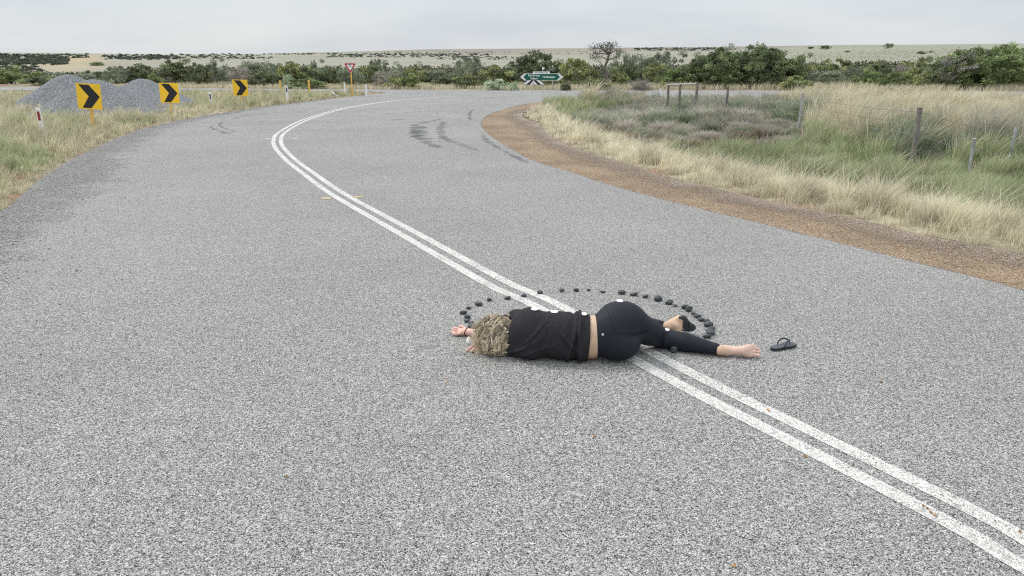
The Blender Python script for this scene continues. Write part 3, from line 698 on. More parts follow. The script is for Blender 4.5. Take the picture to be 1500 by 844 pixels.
# direction sign
Y = float(np.interp(at(795, 118, 50)[0], FE[:, 0], FE[:, 1])) + .75; YS = Y; L0 = at(762, 114, Y); R0 = at(825, 114, Y); T = at(800, 107.8, Y)[2]; B = at(800, 118, Y)[2]; xc = (L0[0] + R0[0]) / 2; zg = Hs(xc, Y)
e = empty('direction_sign', (xc, Y, zg), 'long green double-arrow direction sign with white town names, on two pale posts', 'road sign')
hw = (R0[0] - L0[0]) / 2; zt, zb = T - zg, B - zg; zm = (zt + zb) / 2; hh = (zt - zb) / 2
def arrow(s, inset=0): 
    ex = hw - inset; ip = hw - .28 - inset * .4
    return [(-ex, zm), (-ip, zm + hh - inset), (ip, zm + hh - inset), (ex, zm), (ip, zm - hh + inset), (-ip, zm - hh + inset)]
bm = bmesh.new(); plate(bm, arrow(1), 0, .01); bmobj('sign_panel', bm, M['white'], e)
bm = bmesh.new(); ip = hw - .30; q = .05
plate(bm, [(-ip + .10 - .18, zm), (-ip + .12, zm + hh - .03), (ip - .12, zm + hh - .03), (ip - .10 + .18, zm), (ip - .12, zm - hh + .03), (-ip + .12, zm - hh + .03)], -.004, .003)
bmobj('green_face', bm, M['green'], e)
text('Port Gregory', .175, M['white'], e, (-.53, -.006, zm + .10), .006, wide=.86)
text('Kalbarri', .175, M['white'], e, (-.53, -.006, zm - .10), .006, wide=.86)
text('Northampton', .175, M['white'], e, (.49, -.006, zm), .006, wide=.86)
for px in (783.3, 809.5):
    bm = bmesh.new(); xx = at(px, 120, Y)[0] - xc; tube(bm, [(xx, .06, -.2), (xx, .06, zt - .05)], .045, 10); bmobj('post', bm, M['rail_wood'], e)
# street-name blade on its own pole, small white plate above
Y = YS + .25; a = at(792.8, 107.6, Y); l = at(781, 105, Y)[0]; r = at(805.5, 105, Y)[0]; zt2 = at(792, 104.9, Y)[2]; zb2 = at(792, 108.2, Y)[2]; zg = Hs(a[0], Y)
e = empty('street_name_sign', (a[0], Y, zg), 'narrow white street name blade above the green direction sign', 'road sign')
bm = bmesh.new(); box(bm, ((l + r) / 2 - a[0], 0, (zt2 + zb2) / 2 - zg), (r - l, .02, zt2 - zb2), bevel=.003); bmobj('name_blade', bm, M['white'], e)
text('PORT GREGORY ROAD', .10, M['black'], e, ((l + r) / 2 - a[0], -.013, (zt2 + zb2) / 2 - zg), .0005, wide=.86)
bm = bmesh.new(); tube(bm, [(.1, .05, -.2), (.1, .05, at(792, 100.2, Y)[2] - zg)], .028, 8); bmobj('pole', bm, M['steel'], e)
bm = bmesh.new(); box(bm, (.14, .01, at(792, 100.2, Y)[2] - zg), (.16, .012, .16), bevel=.003); bmobj('small_plate', bm, M['white'], e)
# sight board below
Y = YS - .15; l = at(765, 120, Y)[0]; r = at(798.5, 120, Y)[0]; zt3 = at(780, 117.6, Y)[2]; zb3 = at(780, 124.2, Y)[2]; xc = (l + r) / 2; zg = Hs(xc, Y)
e = empty('sight_board', (xc, Y, zg), 'black and white striped sight board under the left half of the green direction sign', 'road sign')
w = r - l; zt3 -= zg; zb3 -= zg; h3 = zt3 - zb3; hb = w / 2
bm = bmesh.new(); plate(bm, [(-hb, zb3), (hb, zb3), (hb - h3, zt3), (-hb + h3, zt3)], 0, .01); bmobj('board_panel', bm, M['black'], e)
bm = bmesh.new()
for sgn in (-1, 1):
    for b0 in (hb - .03 - .24, hb - .03 - .24 - .50):
        pts = [(b0, zb3 + .01), (b0 + .24, zb3 + .01), (b0 + .24 - h3 * 1.15, zt3 - .01), (b0 - h3 * 1.15, zt3 - .01)]; pts = [(sgn * max(x_, 0), z_) for x_, z_ in pts]
        plate(bm, pts, -.004, .003)
bmobj('white_stripes', bm, M['white'], e)
for xx in (-.52, .42):
    bm = bmesh.new(); tube(bm, [(xx, .05, -.2), (xx, .05, zt3 - .04)], .04, 8); bmobj('post', bm, M['rail_wood'], e)

# fence
def rough_post(bm, x, y, z0, z1, r, lean=0, seg=9):
    n = 7; pts = [(x + lean * t + random.uniform(-.006, .006), y + random.uniform(-.006, .006), z0 + (z1 - z0) * t) for t in np.linspace(0, 1, n)]
    tube(bm, pts, [r * random.uniform(.92, 1.08) for _ in range(n)], seg)
FP = [(1067, 127.5, 26, .045, .04), (1176.5, 136, 20, .038, .02), (1348, 157.5, 14, .046, -.01), (1427.5, 203, 12.6, .03, 0.0), (1489, 187, 13.0, .028, .03)]
tops = []
FPZ = [at(a_, b_, c_) for a_, b_, c_, _, _ in FP]
e = empty('fence', (FPZ[0][0], FPZ[0][1], Hs(FPZ[0][0], FPZ[0][1])), 'old wire fence with leaning grey timber posts through the tall grass on the right', 'fence')
def pe(p): return (p[0] - e.location.x, p[1] - e.location.y, p[2] - e.location.z)
for (px, pt, Y, r, ln), tp in zip(FP, FPZ):
    q = pe(tp); zg = Hs(tp[0], Y) - e.location.z - .2; bm = bmesh.new(); rough_post(bm, q[0] - ln, q[1], zg, q[2], r, ln)
    bmobj('post', bm, M['post_wood'] if r > .04 else M['steel'], e)
FR = [at(979.5, 121.2, 30.5), at(1021.5, 120.6, 29.5)]
ws = [FR[1]] + FPZ[:3] + [FPZ[4]]
for k in range(3):
    bm = bmesh.new(); pts = []
    for a, b in zip(ws[:-1], ws[1:]):
        for t in np.linspace(0, 1, 8, endpoint=False):
            q = a * (1 - t) + b * t; pts.append(pe((q[0], q[1] - .05, q[2] - .08 - k * .2 - .06 * math.sin(math.pi * t))))
    tube(bm, pts, .004, 4); bmobj('wire', bm, M['wire'], e)
e = empty('fence_end_frame', (FR[0][0], FR[0][1], Hs(FR[0][0], FR[0][1])), 'weathered timber fence end frame of three posts and a pale top rail', 'fence frame')
mid = at(996.5, 123.5, 28.5)
for q_, r in ((FR[0], .052), (FR[1], .055), (mid, .048)):
    q = pe(q_); bm = bmesh.new(); rough_post(bm, q[0], q[1], Hs(q_[0], q_[1]) - e.location.z - .2, q[2], r, .01); bmobj('post', bm, M['post_wood'], e)
bm = bmesh.new(); a = Vector(pe(FR[0])); b = Vector(pe(FR[1])); tube(bm, [a + Vector((-.03, 0, -.09)), (a + b) / 2 + Vector((0, 0, -.08)), b + Vector((.03, 0, -.06))], [.045, .04, .042], 9); bmobj('rail', bm, M['rail_wood'], e)
bm = bmesh.new(); tube(bm, [a + Vector((0, 0, -.1)), Vector(pe(mid)) + Vector((0, 0, -.05))], [.03, .03], 8); bmobj('brace', bm, M['post_wood'], e)

# ------------------------------------------------------------------ trees and bushes
DG = [(.066, .080, .038), (.10, .115, .052), (.048, .058, .030)]
OL = [(.105, .118, .042), (.08, .095, .036), (.15, .155, .055)]
GG = [(.10, .12, .075), (.15, .17, .11), (.07, .085, .055)]
GR = [(.17, .155, .13), (.12, .11, .095), (.21, .195, .165)]
BR = [(.095, .125, .042), (.135, .17, .058), (.06, .08, .03)]
YG = [(.125, .145, .050), (.09, .11, .038), (.17, .18, .065)]
PG = [(.22, .26, .17), (.16, .20, .12), (.28, .32, .22)]
def crown_mesh(name, seed, pal, nclump=34, nleaf=90, leaf=.07, gap=.0, flat=.6, tuft=.30, lobes=7, droop=0, hollow=.55, dome=.35):
    """unit crown: radius ~1 in x/y, 0..1 in z. Leaf-sized faces in clumps scattered through the volume"""
    r = np.random.default_rng(seed); V = []; C = []
    lob = [(r.uniform(-.62, .62), r.uniform(-.5, .5), r.uniform(.28, .68), r.uniform(.26, .46)) for _ in range(lobes)]
    cl = []
    while len(cl) < nclump:
        l = lob[r.integers(len(lob))]; d = r.normal(size=3); d /= np.linalg.norm(d); rad = l[3] * r.uniform(hollow, 1.05)
        p = np.array([l[0] + d[0] * rad * 1.1, l[1] + d[1] * rad * 1.1, l[2] + d[2] * rad * .95])
        if r.random() < dome:          # outer skin of the crown
            d[2] = abs(d[2]); k_ = r.uniform(.82, 1.0) * (1 + .14 * math.sin(3 * d[0] + seed) * math.cos(4 * d[2] + 2 * d[1])); p = np.array([d[0] * .92 * k_, d[1] * .8 * k_, .06 + d[2] * .9 * k_])
        if p[2] < .03 or p[2] > 1.02: continue
        if r.random() < gap: continue
        cl.append(p)
    for p in cl:
        n = int(nleaf * r.uniform(.5, 1.4)); s = tuft * r.uniform(.5, 1.15)
        d = r.normal(size=(n, 3)); d /= np.linalg.norm(d, axis=1)[:, None]
        q = p + d * (s * r.random((n, 1)) ** .45) * np.array([1, 1, flat]); q[:, 2] -= droop * r.random(n) * s
        base = np.array(pal[r.choice(len(pal), p=[.5, .3, .2] if len(pal) == 3 else None)]) * r.uniform(.8, 1.25)
        a = r.normal(size=(n, 3)) + d * .3; a /= np.linalg.norm(a, axis=1)[:, None]
        b = np.cross(a, r.normal(size=(n, 3))); b /= np.linalg.norm(b, axis=1)[:, None]
        ls = (leaf * r.uniform(.5, 1.3, (n, 1)))
        V.append(np.stack([q - a * ls, q + b * ls * .42, q + a * ls, q - b * ls * .42], 1)); cc = base * r.uniform(.7, 1.35, (n, 1))
        C.append(np.repeat(cc[:, None], 4, 1))
    V = np.concatenate(V).reshape(-1, 3); C = np.concatenate(C).reshape(-1, 3); C = (C * .85 + C.mean(1, keepdims=True) * .15) * 2.15
    z1 = np.percentile(V[:, 2], 99.6); V[:, 2] = np.maximum(V[:, 2], .0) / z1
    for k_ in (0, 1):
        a_, b_ = np.percentile(V[:, k_], [1.5, 98.5]); V[:, k_] = (V[:, k_] - (a_ + b_) / 2) / ((b_ - a_) / 2)
    me = new_mesh(name, V, np.arange(len(V)), np.full(len(V) // 4, 4), [M['leaf']], colr=np.clip(C, 0, 1))
    d = me.data; bpy.data.objects.remove(me); return d
def limb_mesh(name, seed, n=7, r0=.045, lean=(0, 0), twigs=0, mat='bark', top=.75, sp=.6):
    r = random.Random(seed); bm = bmesh.new()
    tr = [(0, 0, -.15), (lean[0] * .2, lean[1] * .2, .12), (lean[0] * .6, lean[1] * .6, .3)]
    tube(bm, tr, [r0 * 1.25, r0, r0 * .8], 7)
    for k in range(n):
        a = 2 * math.pi * k / n + r.uniform(-.4, .4); s = r.uniform(.5, 1) * sp; z = r.uniform(.55, 1) * top; st = Vector(tr[r.choice((1, 2))])
        m = Vector((math.cos(a) * s * .45 + lean[0], math.sin(a) * s * .45 + lean[1], z * .65)); en = Vector((math.cos(a) * s + lean[0], math.sin(a) * s + lean[1], z))
        tube(bm, [st, st.lerp(m, .5) + Vector((0, 0, .03)), m, en], [r0 * .7, r0 * .5, r0 * .35, r0 * .12], 5)
        for _ in range(twigs):
            t = r.uniform(.3, 1); s0 = m.lerp(en, t); dd = Vector((r.uniform(-1, 1), r.uniform(-1, 1), r.uniform(-.2, 1))).normalized() * r.uniform(.1, .3)
            k2 = s0 + dd * .55 + Vector((r.uniform(-.03, .03), 0, r.uniform(-.03, .03)))
            tube(bm, [s0, k2, s0 + dd], [r0 * .16, r0 * .11, r0 * .04], 3, cap=False)
    o = bmobj(name, bm, M[mat]); d = o.data; bpy.data.objects.remove(o); return d
PR = {}
for k, (pal, kw) in dict(
        dark=(DG, dict(nclump=60, nleaf=85, leaf=.058, tuft=.24, lobes=8)), olive=(OL + [DG[0]], dict(nclump=52, nleaf=80, leaf=.06, tuft=.24, flat=.5, lobes=8)),
        grey=(GG, dict(nclump=44, nleaf=62, leaf=.052, tuft=.26, gap=.2, lobes=7)), twig=(GR, dict(dome=.1, nclump=36, nleaf=60, leaf=.048, tuft=.30, lobes=6)),
        bright=(BR, dict(nclump=66, nleaf=90, leaf=.055, tuft=.23, lobes=9)), yellow=(YG, dict(nclump=46, nleaf=90, leaf=.06, tuft=.24, lobes=6)),
        pale=(PG, dict(nclump=40, nleaf=90, leaf=.06, tuft=.24, lobes=5)), gum=(GG + [DG[0]], dict(dome=0, nclump=24, nleaf=60, leaf=.042, tuft=.24, gap=.3, lobes=9, flat=.45))).items():
    PR[k] = [(crown_mesh('crown', 100 + i * 7 + len(k) * 3, pal, **kw), limb_mesh('trunk', 50 + i, twigs=5 if k in ('twig', 'gum', 'grey') else 1, mat='deadwood' if k == 'twig' else 'bark', r0=.03)) for i in range(3 if k != 'pale' else 2)]
def big_crown(k, seed, **kw): return crown_mesh('crown', seed, k, **kw)
cnt_ = {}
def bush(px, ptop, wpx, Y, kind, label, name='bush', cat=None, rot=None, base=None, vs=None):
    c = at(px, ptop, Y); zg = Hs(c[0], Y) - .05; hgt = max(.25, c[2] - zg); hw = wpx / 2 / FOC * Y
    pr = PR[kind]; i = cnt_.get(kind, 0); cnt_[kind] = i + 1; cm, lm = pr[i % len(pr)]
    e = empty(name, (c[0], Y, zg), label, cat or name, 'trees and bushes of the roadside belt')
    r = random.Random(px * 7 + Y); e.rotation_euler.z = rot if rot is not None else r.uniform(0, 6.28)
    hw *= 1.16; sc = (hw, max(hw * .9, hgt * .45), hgt * 1.0)
    for nm, me in (('crown', cm), ('trunk', lm)):
        o = bpy.data.objects.new(nm, me); COL.objects.link(o); o.parent = e
        o.scale = (sc[0], sc[1], sc[2]) if nm == 'crown' else (sc[0] * .95, sc[1] * .95, sc[2])
    return e
B = [
 (18, 98, 56, 66, 'bright', 'rounded bright green bush at the far left edge of the belt'),
 (72, 106, 40, 74, 'grey', 'small grey-green bush just right of the bright green bush at the left edge'),
 (66, 111, 40, 62, 'dark', 'low dark bush left of the left gravel heap'),
 (118, 108, 36, 70, 'grey', 'low grey bush seen above the top of the left gravel heap'),
 (134, 104, 34, 74, 'dark', 'small dark bush above the gap between the nearest chevron sign and the left heap'),
 (166, 97, 36, 64, 'grey', 'grey-green bush behind the front gravel heap, above the nearest chevron sign'),
 (205, 95, 44, 66, 'dark', 'dark green bush behind the back right gravel heap'),
 (222, 108, 28, 58, 'yellow', 'small yellow-green bush left of the middle chevron sign'),
 (262, 87, 50, 64, 'dark', 'large dark tree rising behind the middle chevron sign'),
 (291, 93, 26, 60, 'dark', 'narrow round dark bush right of the middle chevron sign'),
 (318, 86, 34, 66, 'grey', 'tall grey-green tree behind the second guide post'),
 (343, 98, 38, 60, 'twig', 'grey-brown twiggy bush behind the farthest chevron sign'),
 (375, 90, 46, 70, 'grey', 'grey-green spreading tree right of the farthest chevron sign'),
 (384, 104, 34, 58, 'dark', 'low dark bush right of the farthest chevron sign'),
 (405, 93, 32, 68, 'grey', 'grey-green tree behind the left yellow post'),
 (431, 91, 52, 60, 'olive', 'dark olive tree with lighter top behind the yellow posts'),
 (419, 110, 13, 56, 'pale', 'very small pale round bush between the yellow posts'),
 (466, 88, 34, 64, 'grey', 'tall grey tree left of the give way sign'),
 (447, 115, 44, 55, 'bright', 'low green bush behind the right yellow post'),
 (487, 97, 36, 60, 'dark', 'dark green bush immediately left of the give way sign'),
 (512, 100, 34, 58, 'grey', 'grey bush directly behind the give way sign'),
 (548, 87, 26, 82, 'grey', 'grey-green treetop in the back row, right of the give way sign'),
 (568, 88, 28, 84, 'gum', 'thin open treetop in the back row, second to the right of the give way sign'),
 (543, 97, 34, 60, 'olive', 'olive bush right of the give way sign'),
 (561, 103, 28, 56, 'twig', 'brownish twiggy round bush right of the olive bush by the give way sign'),
 (592, 105, 40, 55, 'yellow', 'broad yellow-green bush midway between the give way sign and the green direction sign'),
 (622, 90, 30, 74, 'gum', 'tall thin grey tree above the broad yellow-green bush'),
 (612, 99, 32, 62, 'olive', 'olive bush just right of the broad yellow-green bush'),
 (588, 97, 40, 72, 'grey', 'grey bush behind the broad yellow-green bush'),
 (640, 102, 30, 62, 'grey', 'grey-green bush between the two yellow-green bushes of the middle'),
 (657, 92, 34, 78, 'gum', 'thin pale treetop left of the tall tree by the direction sign'),
 (692, 83, 44, 72, 'grey', 'large grey-green tree left of the direction sign'),
 (683, 108, 36, 56, 'olive', 'low yellow-tinged olive bush under the large grey-green tree'),
 (655, 112, 36, 60, 'dark', 'low dark bush left of the yellow-tinged olive bush'),
 (725, 96, 54, 60, 'olive', 'wide olive bush left of the direction sign'),
 (787, 77, 66, 66, 'dark', 'tallest dense grey-green tree right behind the direction sign'),
 (754, 100, 34, 62, 'dark', 'dark bush behind the left arrow of the direction sign'),
 (725, 116, 30, 53, 'pale', 'small pale green dome bush at the road edge left of the direction sign'),
 (752, 120.5, 14, 52, 'pale', 'tiny pale bush at the road edge just left of the striped sight board'),
 (846, 86, 38, 62, 'yellow', 'tall yellow-green tree right of the direction sign'),
 (820, 96, 30, 68, 'twig', 'grey-brown bush behind the right arrow of the direction sign'),
 (829, 122, 13, 52, 'dark', 'small round green bush at the road edge right of the direction sign'),
 (815, 108, 36, 57, 'olive', 'dark olive bush behind the right-hand sign post'),
 (860, 99, 34, 56, 'olive', 'olive bush left of the leaning bare-topped tree'),
 (880, 116, 32, 53, 'olive', 'low olive bush at the foot of the leaning bare-topped tree'),
 (902, 100, 34, 57, 'yellow', 'yellowish bush right of the leaning bare-topped tree'),
 (912, 77, 36, 70, 'grey', 'tall grey-green tree right of the leaning bare-topped tree'),
 (942, 80, 36, 66, 'grey', 'grey-green tree left of the fence end frame'),
 (970, 76, 38, 64, 'grey', 'tall grey-green tree above the fence end frame'),
 (958, 92, 34, 58, 'olive', 'olive tree between the dead twig bush and the fence end frame'),
 (920, 95, 32, 60, 'dark', 'dark bush behind the dead twig bush'),
 (1006, 74, 36, 70, 'gum', 'spindly grey tree behind the fence end frame'),
 (992, 98, 46, 56, 'bright', 'wide green bush directly behind the fence end frame'),
 (1086, 64, 36, 76, 'gum', 'dark gum treetop standing highest between the two large round green trees'),
 (1180, 79, 32, 68, 'grey', 'grey tree right of the two large round green trees'),
 (1192, 94, 30, 60, 'olive', 'olive bush right of the two large round green trees'),
 (1170, 111, 40, 52, 'yellow', 'low light green bush in front of the right large round tree'),
 (1229, 87, 44, 64, 'olive', 'dark olive tree at the middle of the right-hand belt'),
 (1212, 103, 40, 56, 'grey', 'low grey-green bush in front of the dark olive tree'),
 (1250, 98, 38, 58, 'grey', 'grey bush right of the dark olive tree'),
 (1272, 103, 40, 55, 'bright', 'low green bush left of the dark hedge-like tree'),
 (1293, 90, 46, 66, 'dark', 'dark hedge-like tree in the right-hand belt'),
 (1313, 105, 42, 54, 'bright', 'round mid-green bush left of the two yellow domed bushes'),
 (1330, 95, 34, 60, 'twig', 'grey twiggy bush behind the round mid-green bush'),
 (1346, 84, 40, 68, 'olive', 'olive tree above the two yellow domed bushes'),
 (1349, 99, 38, 56, 'yellow', 'upper of the two yellow domed bushes'),
 (1357, 107, 36, 53, 'yellow', 'lower of the two yellow domed bushes'),
 (1370, 88, 36, 64, 'grey', 'grey bush immediately left of the huge green tree at the right edge'),
 (1500, 82, 60, 60, 'bright', 'green tree cut off by the right edge of the picture'),
]
for b in B:
    t = ' tree' in b[5].split(' by ')[0].split(' of ')[0] or b[4] == 'gum'
    bush(*b, name='tree' if t else 'bush')
# the three dominant trees get crowns of their own
def hero(px, ptop, wpx, Y, pal, seed, label, **kw):
    c = at(px, ptop, Y); zg = Hs(c[0], Y) - .05; hgt = c[2] - zg; hw = wpx / 2 / FOC * Y
    e = empty('tree', (c[0], Y, zg), label, 'tree', 'trees and bushes of the roadside belt')
    cm = crown_mesh('crown', seed, pal, **kw); lm = limb_mesh('trunk', seed, n=11, r0=.03)
    for nm, me in (('crown', cm), ('trunk', lm)):
        o = bpy.data.objects.new(nm, me); COL.objects.link(o); o.parent = e; o.scale = (hw * 1.0, hw * .85, hgt)
    return e
hk = dict(nclump=300, nleaf=110, leaf=.030, tuft=.14, lobes=14, hollow=.65, dome=.6)
BRD = [(.070, .092, .036), (.105, .130, .050), (.048, .062, .028)]
hero(1053, 73, 84, 56, BRD, 901, 'left of the two large round green trees behind the fence', **hk)
hero(1128, 68, 90, 56, BRD, 917, 'right of the two large round green trees behind the fence', **hk)
hero(1448, 68, 118, 54, [BR[0], BR[1], BRD[0]], 933, 'huge spreading green tree near the right edge of the picture', **hk)
# wind-shaped dark cap tree beside it
c = at(1402, 68, 58); c = at(1402, 67, 53); zg = Hs(c[0], 53) - .05
e = empty('tree', (c[0], 53, zg), 'wind-slanted dark-topped tree at the left shoulder of the huge green tree', 'tree', 'trees and bushes of the roadside belt')
c = at(1402, 67, 53); cm = crown_mesh('crown', 955, [BRD[0], GR[1], OL[1]], nclump=90, nleaf=85, leaf=.04, tuft=.16, lobes=7, hollow=.5); o = bpy.data.objects.new('crown', cm); COL.objects.link(o); o.parent = e
v = np.zeros(len(cm.vertices) * 3, np.float32); cm.vertices.foreach_get('co', v); v = v.reshape(-1, 3); v[:, 2] = v[:, 2] * .62 + .2 + .24 * v[:, 0]; v[:, 2] = np.maximum(v[:, 2], 0); cm.vertices.foreach_set('co', v.ravel()); cm.update()
o.scale = (36 / FOC * 53, 1.5, c[2] - zg); bm = bmesh.new()
for k in range(6): tube(bm, [(0, 0, -.1), (.15 + .1 * k, .1 * (k - 3), .8), (-.6 + .42 * k, .12 * (k - 3), 1.9 + .15 * k)], [.09, .06, .02], 6)
bmobj('trunk', bm, M['bark'], e)
# leaning half-bare tree
Y = 56; c = at(886, 64, Y); zg = Hs(c[0], Y) - .05; sc = (c[2] - zg) / 64
e = empty('tree', (at(895, 128, Y)[0], Y, zg), 'leaning half-bare tree with a dark bent trunk, right of the green direction sign', 'tree')
def L2(px, py, dy=0): q = at(px, py, Y); return Vector((q[0] - e.location.x, dy, q[2] - zg))
bm = bmesh.new()
tube(bm, [L2(893, 134), L2(888, 112), L2(885, 100), L2(890, 88), L2(892, 80)], [.17, .13, .11, .10, .08], 8)
rr_ = random.Random(4); ends = []
for (px, py, q) in ((874, 78, 0), (868, 70, -.3), (880, 68, .3), (888, 66, 0), (898, 70, .2), (908, 75, -.2), (904, 84, .2), (872, 84, .2), (895, 65, -.3), (884, 73, -.4)):
    s = L2(892, 80) if py < 82 else L2(890, 88); en = L2(px, py, q); m = s.lerp(en, .5) + Vector((rr_.uniform(-.1, .1), 0, rr_.uniform(.02, .15)))
    tube(bm, [s, m, en], [.05, .035, .012], 5); ends.append(en)
    for _ in range(7):
        d = Vector((rr_.uniform(-1, 1), rr_.uniform(-1, 1), rr_.uniform(-.4, 1))).normalized() * rr_.uniform(.12, .4); b0 = m.lerp(en, rr_.uniform(.3, 1)); tube(bm, [b0, b0 + d * .5 + Vector((0, 0, .03)), b0 + d], [.012, .009, .004], 3, cap=False)
tube(bm, [L2(888, 108), L2(878, 104, .2), L2(870, 103, .3)], [.06, .04, .02], 5); tube(bm, [L2(885, 100), L2(880, 92, .2), L2(873, 88, .3)], [.05, .03, .01], 5)
bmobj('trunk', bm, M['bark'], e)
r2 = np.random.default_rng(5); V = []; C = []
for en in ends:
    n = 130; q = np.array(en) + r2.normal(size=(n, 3)) * np.array([.22, .25, .11]); a = r2.normal(size=(n, 3)); a /= np.linalg.norm(a, axis=1)[:, None]; b = np.cross(a, r2.normal(size=(n, 3))); b /= np.linalg.norm(b, axis=1)[:, None]
    ls = .06 * r2.uniform(.5, 1.3, (n, 1)); V.append(np.stack([q - a * ls, q + b * ls * .4, q + a * ls, q - b * ls * .4], 1)); C.append(np.repeat((np.array([.13, .13, .10]) * r2.uniform(.6, 1.5, (n, 1)))[:, None], 4, 1))
V = np.concatenate(V).reshape(-1, 3); C = np.concatenate(C).reshape(-1, 3); new_mesh('crown', V, np.arange(len(V)), np.full(len(V) // 4, 4), [M['leaf']], parent=e, colr=C)
# dead twig bush
Y = 52; c = at(940, 104, Y); zg = Hs(c[0], Y) - .05; e = empty('dead_bush', (c[0], Y, zg), 'leafless grey dead bush of tangled twigs left of the fence end frame', 'bush'); bm = bmesh.new(); rr_ = random.Random(9)
for k in range(90):
    a = rr_.uniform(0, 6.28); s = rr_.uniform(.3, 1.35); z = rr_.uniform(.15, 1.1) * (1 - s * .3); b0 = Vector((rr_.uniform(-.3, .3), rr_.uniform(-.2, .2), 0)); en = Vector((math.cos(a) * s, math.sin(a) * s * .6, z)); m = b0.lerp(en, .5) + Vector((rr_.uniform(-.12, .12), rr_.uniform(-.1, .1), rr_.uniform(0, .2)))
    tube(bm, [b0, m, en], [.02, .013, .004], 4, cap=False)
    for _ in range(5):
        q = m.lerp(en, rr_.uniform(0, 1)); d = Vector((rr_.uniform(-1, 1), rr_.uniform(-1, 1), rr_.uniform(-.3, 1))).normalized() * rr_.uniform(.1, .35); tube(bm, [q, q + d], [.007, .003], 3, cap=False)
bmobj('twigs', bm, M['deadwood'], e)
# single far shrubs on the slopes
def rayhit(px, py):
    a, b, c = ray(px, py); lo = 60.0; ts = np.geomspace(60, 6000, 700); X = a * ts / b; Z = EYE + c * ts / b; hz = H(X, ts); k = np.argmax(Z < hz)
    return (float(X[k]), float(ts[k]), float(hz[k])) if (Z < hz).any() else None
for px, pb, pt, w, kd, lab in ((1210, 72.5, 66.5, 11, 'dark', 'small dark shrub alone near the skyline of the right hill, left of the conical one'),
                          (1302, 72, 63.5, 12, 'grey', 'small conical shrub alone on the skyline of the right hill'),
                          (1350, 79.5, 75, 9, 'dark', 'tiny dark shrub on the right hill slope, left of the wind-slanted tree'),
                          (1365, 77.5, 74.5, 7, 'grey', 'tiny grey shrub on the right hill slope, closest to the wind-slanted tree'),
                          (1242, 77, 74.2, 6, 'dark', 'tiny dark shrub on the right hill below the skyline shrubs'),
                          (141, 96, 90.5, 16, 'bright', 'small green shrub alone on the orange sandy patch at the left'),
                          (1188, 72, 68.5, 7, 'dark', 'tiny round shrub on the skyline left of the small dark skyline shrub')):
    q = rayhit(px, pb)
    if q:
        Y = q[1]; e = bush(px, pt, w, Y, kd, lab, name='bush')
# far-off scrub: masses no one could count
def far_scrub(name, regions, seed, pal, hgt=(2, 4)):
    r = np.random.default_rng(seed); V = []; C = []; allp = []
    for (x0, x1, y0, y1, n, hs) in regions:
        u = r.uniform(x0, x1, n); v = r.uniform(y0, y1, n)
        a, b, c = ray(u, v); ts = np.geomspace(62, 5000, 260)[:, None]
        X = a * ts / b; Z = EYE + c * ts / b; Yt = ts * np.ones_like(X); hz = H(X.ravel(), Yt.ravel()).reshape(X.shape); hit = Z < hz; k = np.argmax(hit, 0); ok = hit.any(0)
        ii = np.arange(n)[ok]; kk = k[ok]; allp.append(np.stack([X[kk, ii], Yt[kk, ii], hz[kk, ii], np.full(len(ii), hs)], 1))
    pnt = np.concatenate(allp)
    for X_, Y_, Z_, hs in pnt:
        big_ = hs > 8; n = 190 if big_ else 46; R0_ = hs * (Y_ / FOC) * r.uniform(.5, 1.2); d = r.normal(size=(n, 3)); d /= np.linalg.norm(d, axis=1)[:, None]; d[:, 2] = np.abs(d[:, 2])
        q = np.array([X_, Y_, Z_ - R0_ * .1]) + d * R0_ * (.55 + .5 * r.random((n, 1))) * np.array([1.5, 1.2, .95])
        a = r.normal(size=(n, 3)); a /= np.linalg.norm(a, axis=1)[:, None]; b = np.cross(a, r.normal(size=(n, 3))); b /= np.linalg.norm(b, axis=1)[:, None]
        ls = R0_ * (.13 if big_ else .42) * r.uniform(.6, 1.3, (n, 1)); V.append(np.stack([q - a * ls, q + b * ls * .6, q + a * ls, q - b * ls * .6], 1))
        cc = np.array(pal[r.integers(len(pal))]) * r.uniform(.8, 1.25); C.append(np.repeat((cc * r.uniform(.75, 1.3, (n, 1)))[:, None], 4, 1))
    V = np.concatenate(V).reshape(-1, 3); C = np.concatenate(C).reshape(-1, 3)
    return tag(new_mesh(name, V, np.arange(len(V)), np.full(len(V) // 4, 4), [M['leaf']], colr=np.clip(C, 0, 1)), kind='stuff')
FAR = [(.075, .095, .065), (.10, .115, .08), (.06, .075, .05)]
far_scrub('distant_scrub', [(-10, 98, 84, 96, 260, 3.2), (-10, 128, 80, 86, 110, 2.4), (150, 260, 82, 88, 120, 2.4), (175, 380, 79, 86, 150, 1.8), (240, 400, 84, 87.5, 90, 1.5),
                            (-10, 60, 98, 106, 60, 3), (380, 700, 78.5, 80.5, 200, 1.1), (480, 720, 80, 84.5, 240, 1.5), (560, 720, 76, 78, 70, .8), (930, 1080, 70.5, 74.5, 260, 1.3), (700, 900, 76, 80, 60, .9),
                            (640, 760, 84, 88, 60, 1.5)], 61, FAR)
far_scrub('hillside_tussocks', [(1150, 1500, 69.5, 76, 130, .5), (1150, 1500, 76, 92, 900, .62), (1380, 1500, 70, 82, 60, .7), (400, 900, 72, 78, 80, .5)], 62, [(.22, .23, .17), (.28, .28, .2), (.17, .18, .13)])
far_scrub('undergrowth', [(-20, 60, 112, 120, 60, 11), (60, 180, 113, 122, 70, 10), (180, 400, 110, 123, 200, 13), (400, 760, 108, 125, 360, 13), (760, 1100, 106, 126, 300, 13), (1080, 1500, 102, 122, 320, 14)], 63, [DG[0], DG[2], GG[0], OL[1], GR[1]])

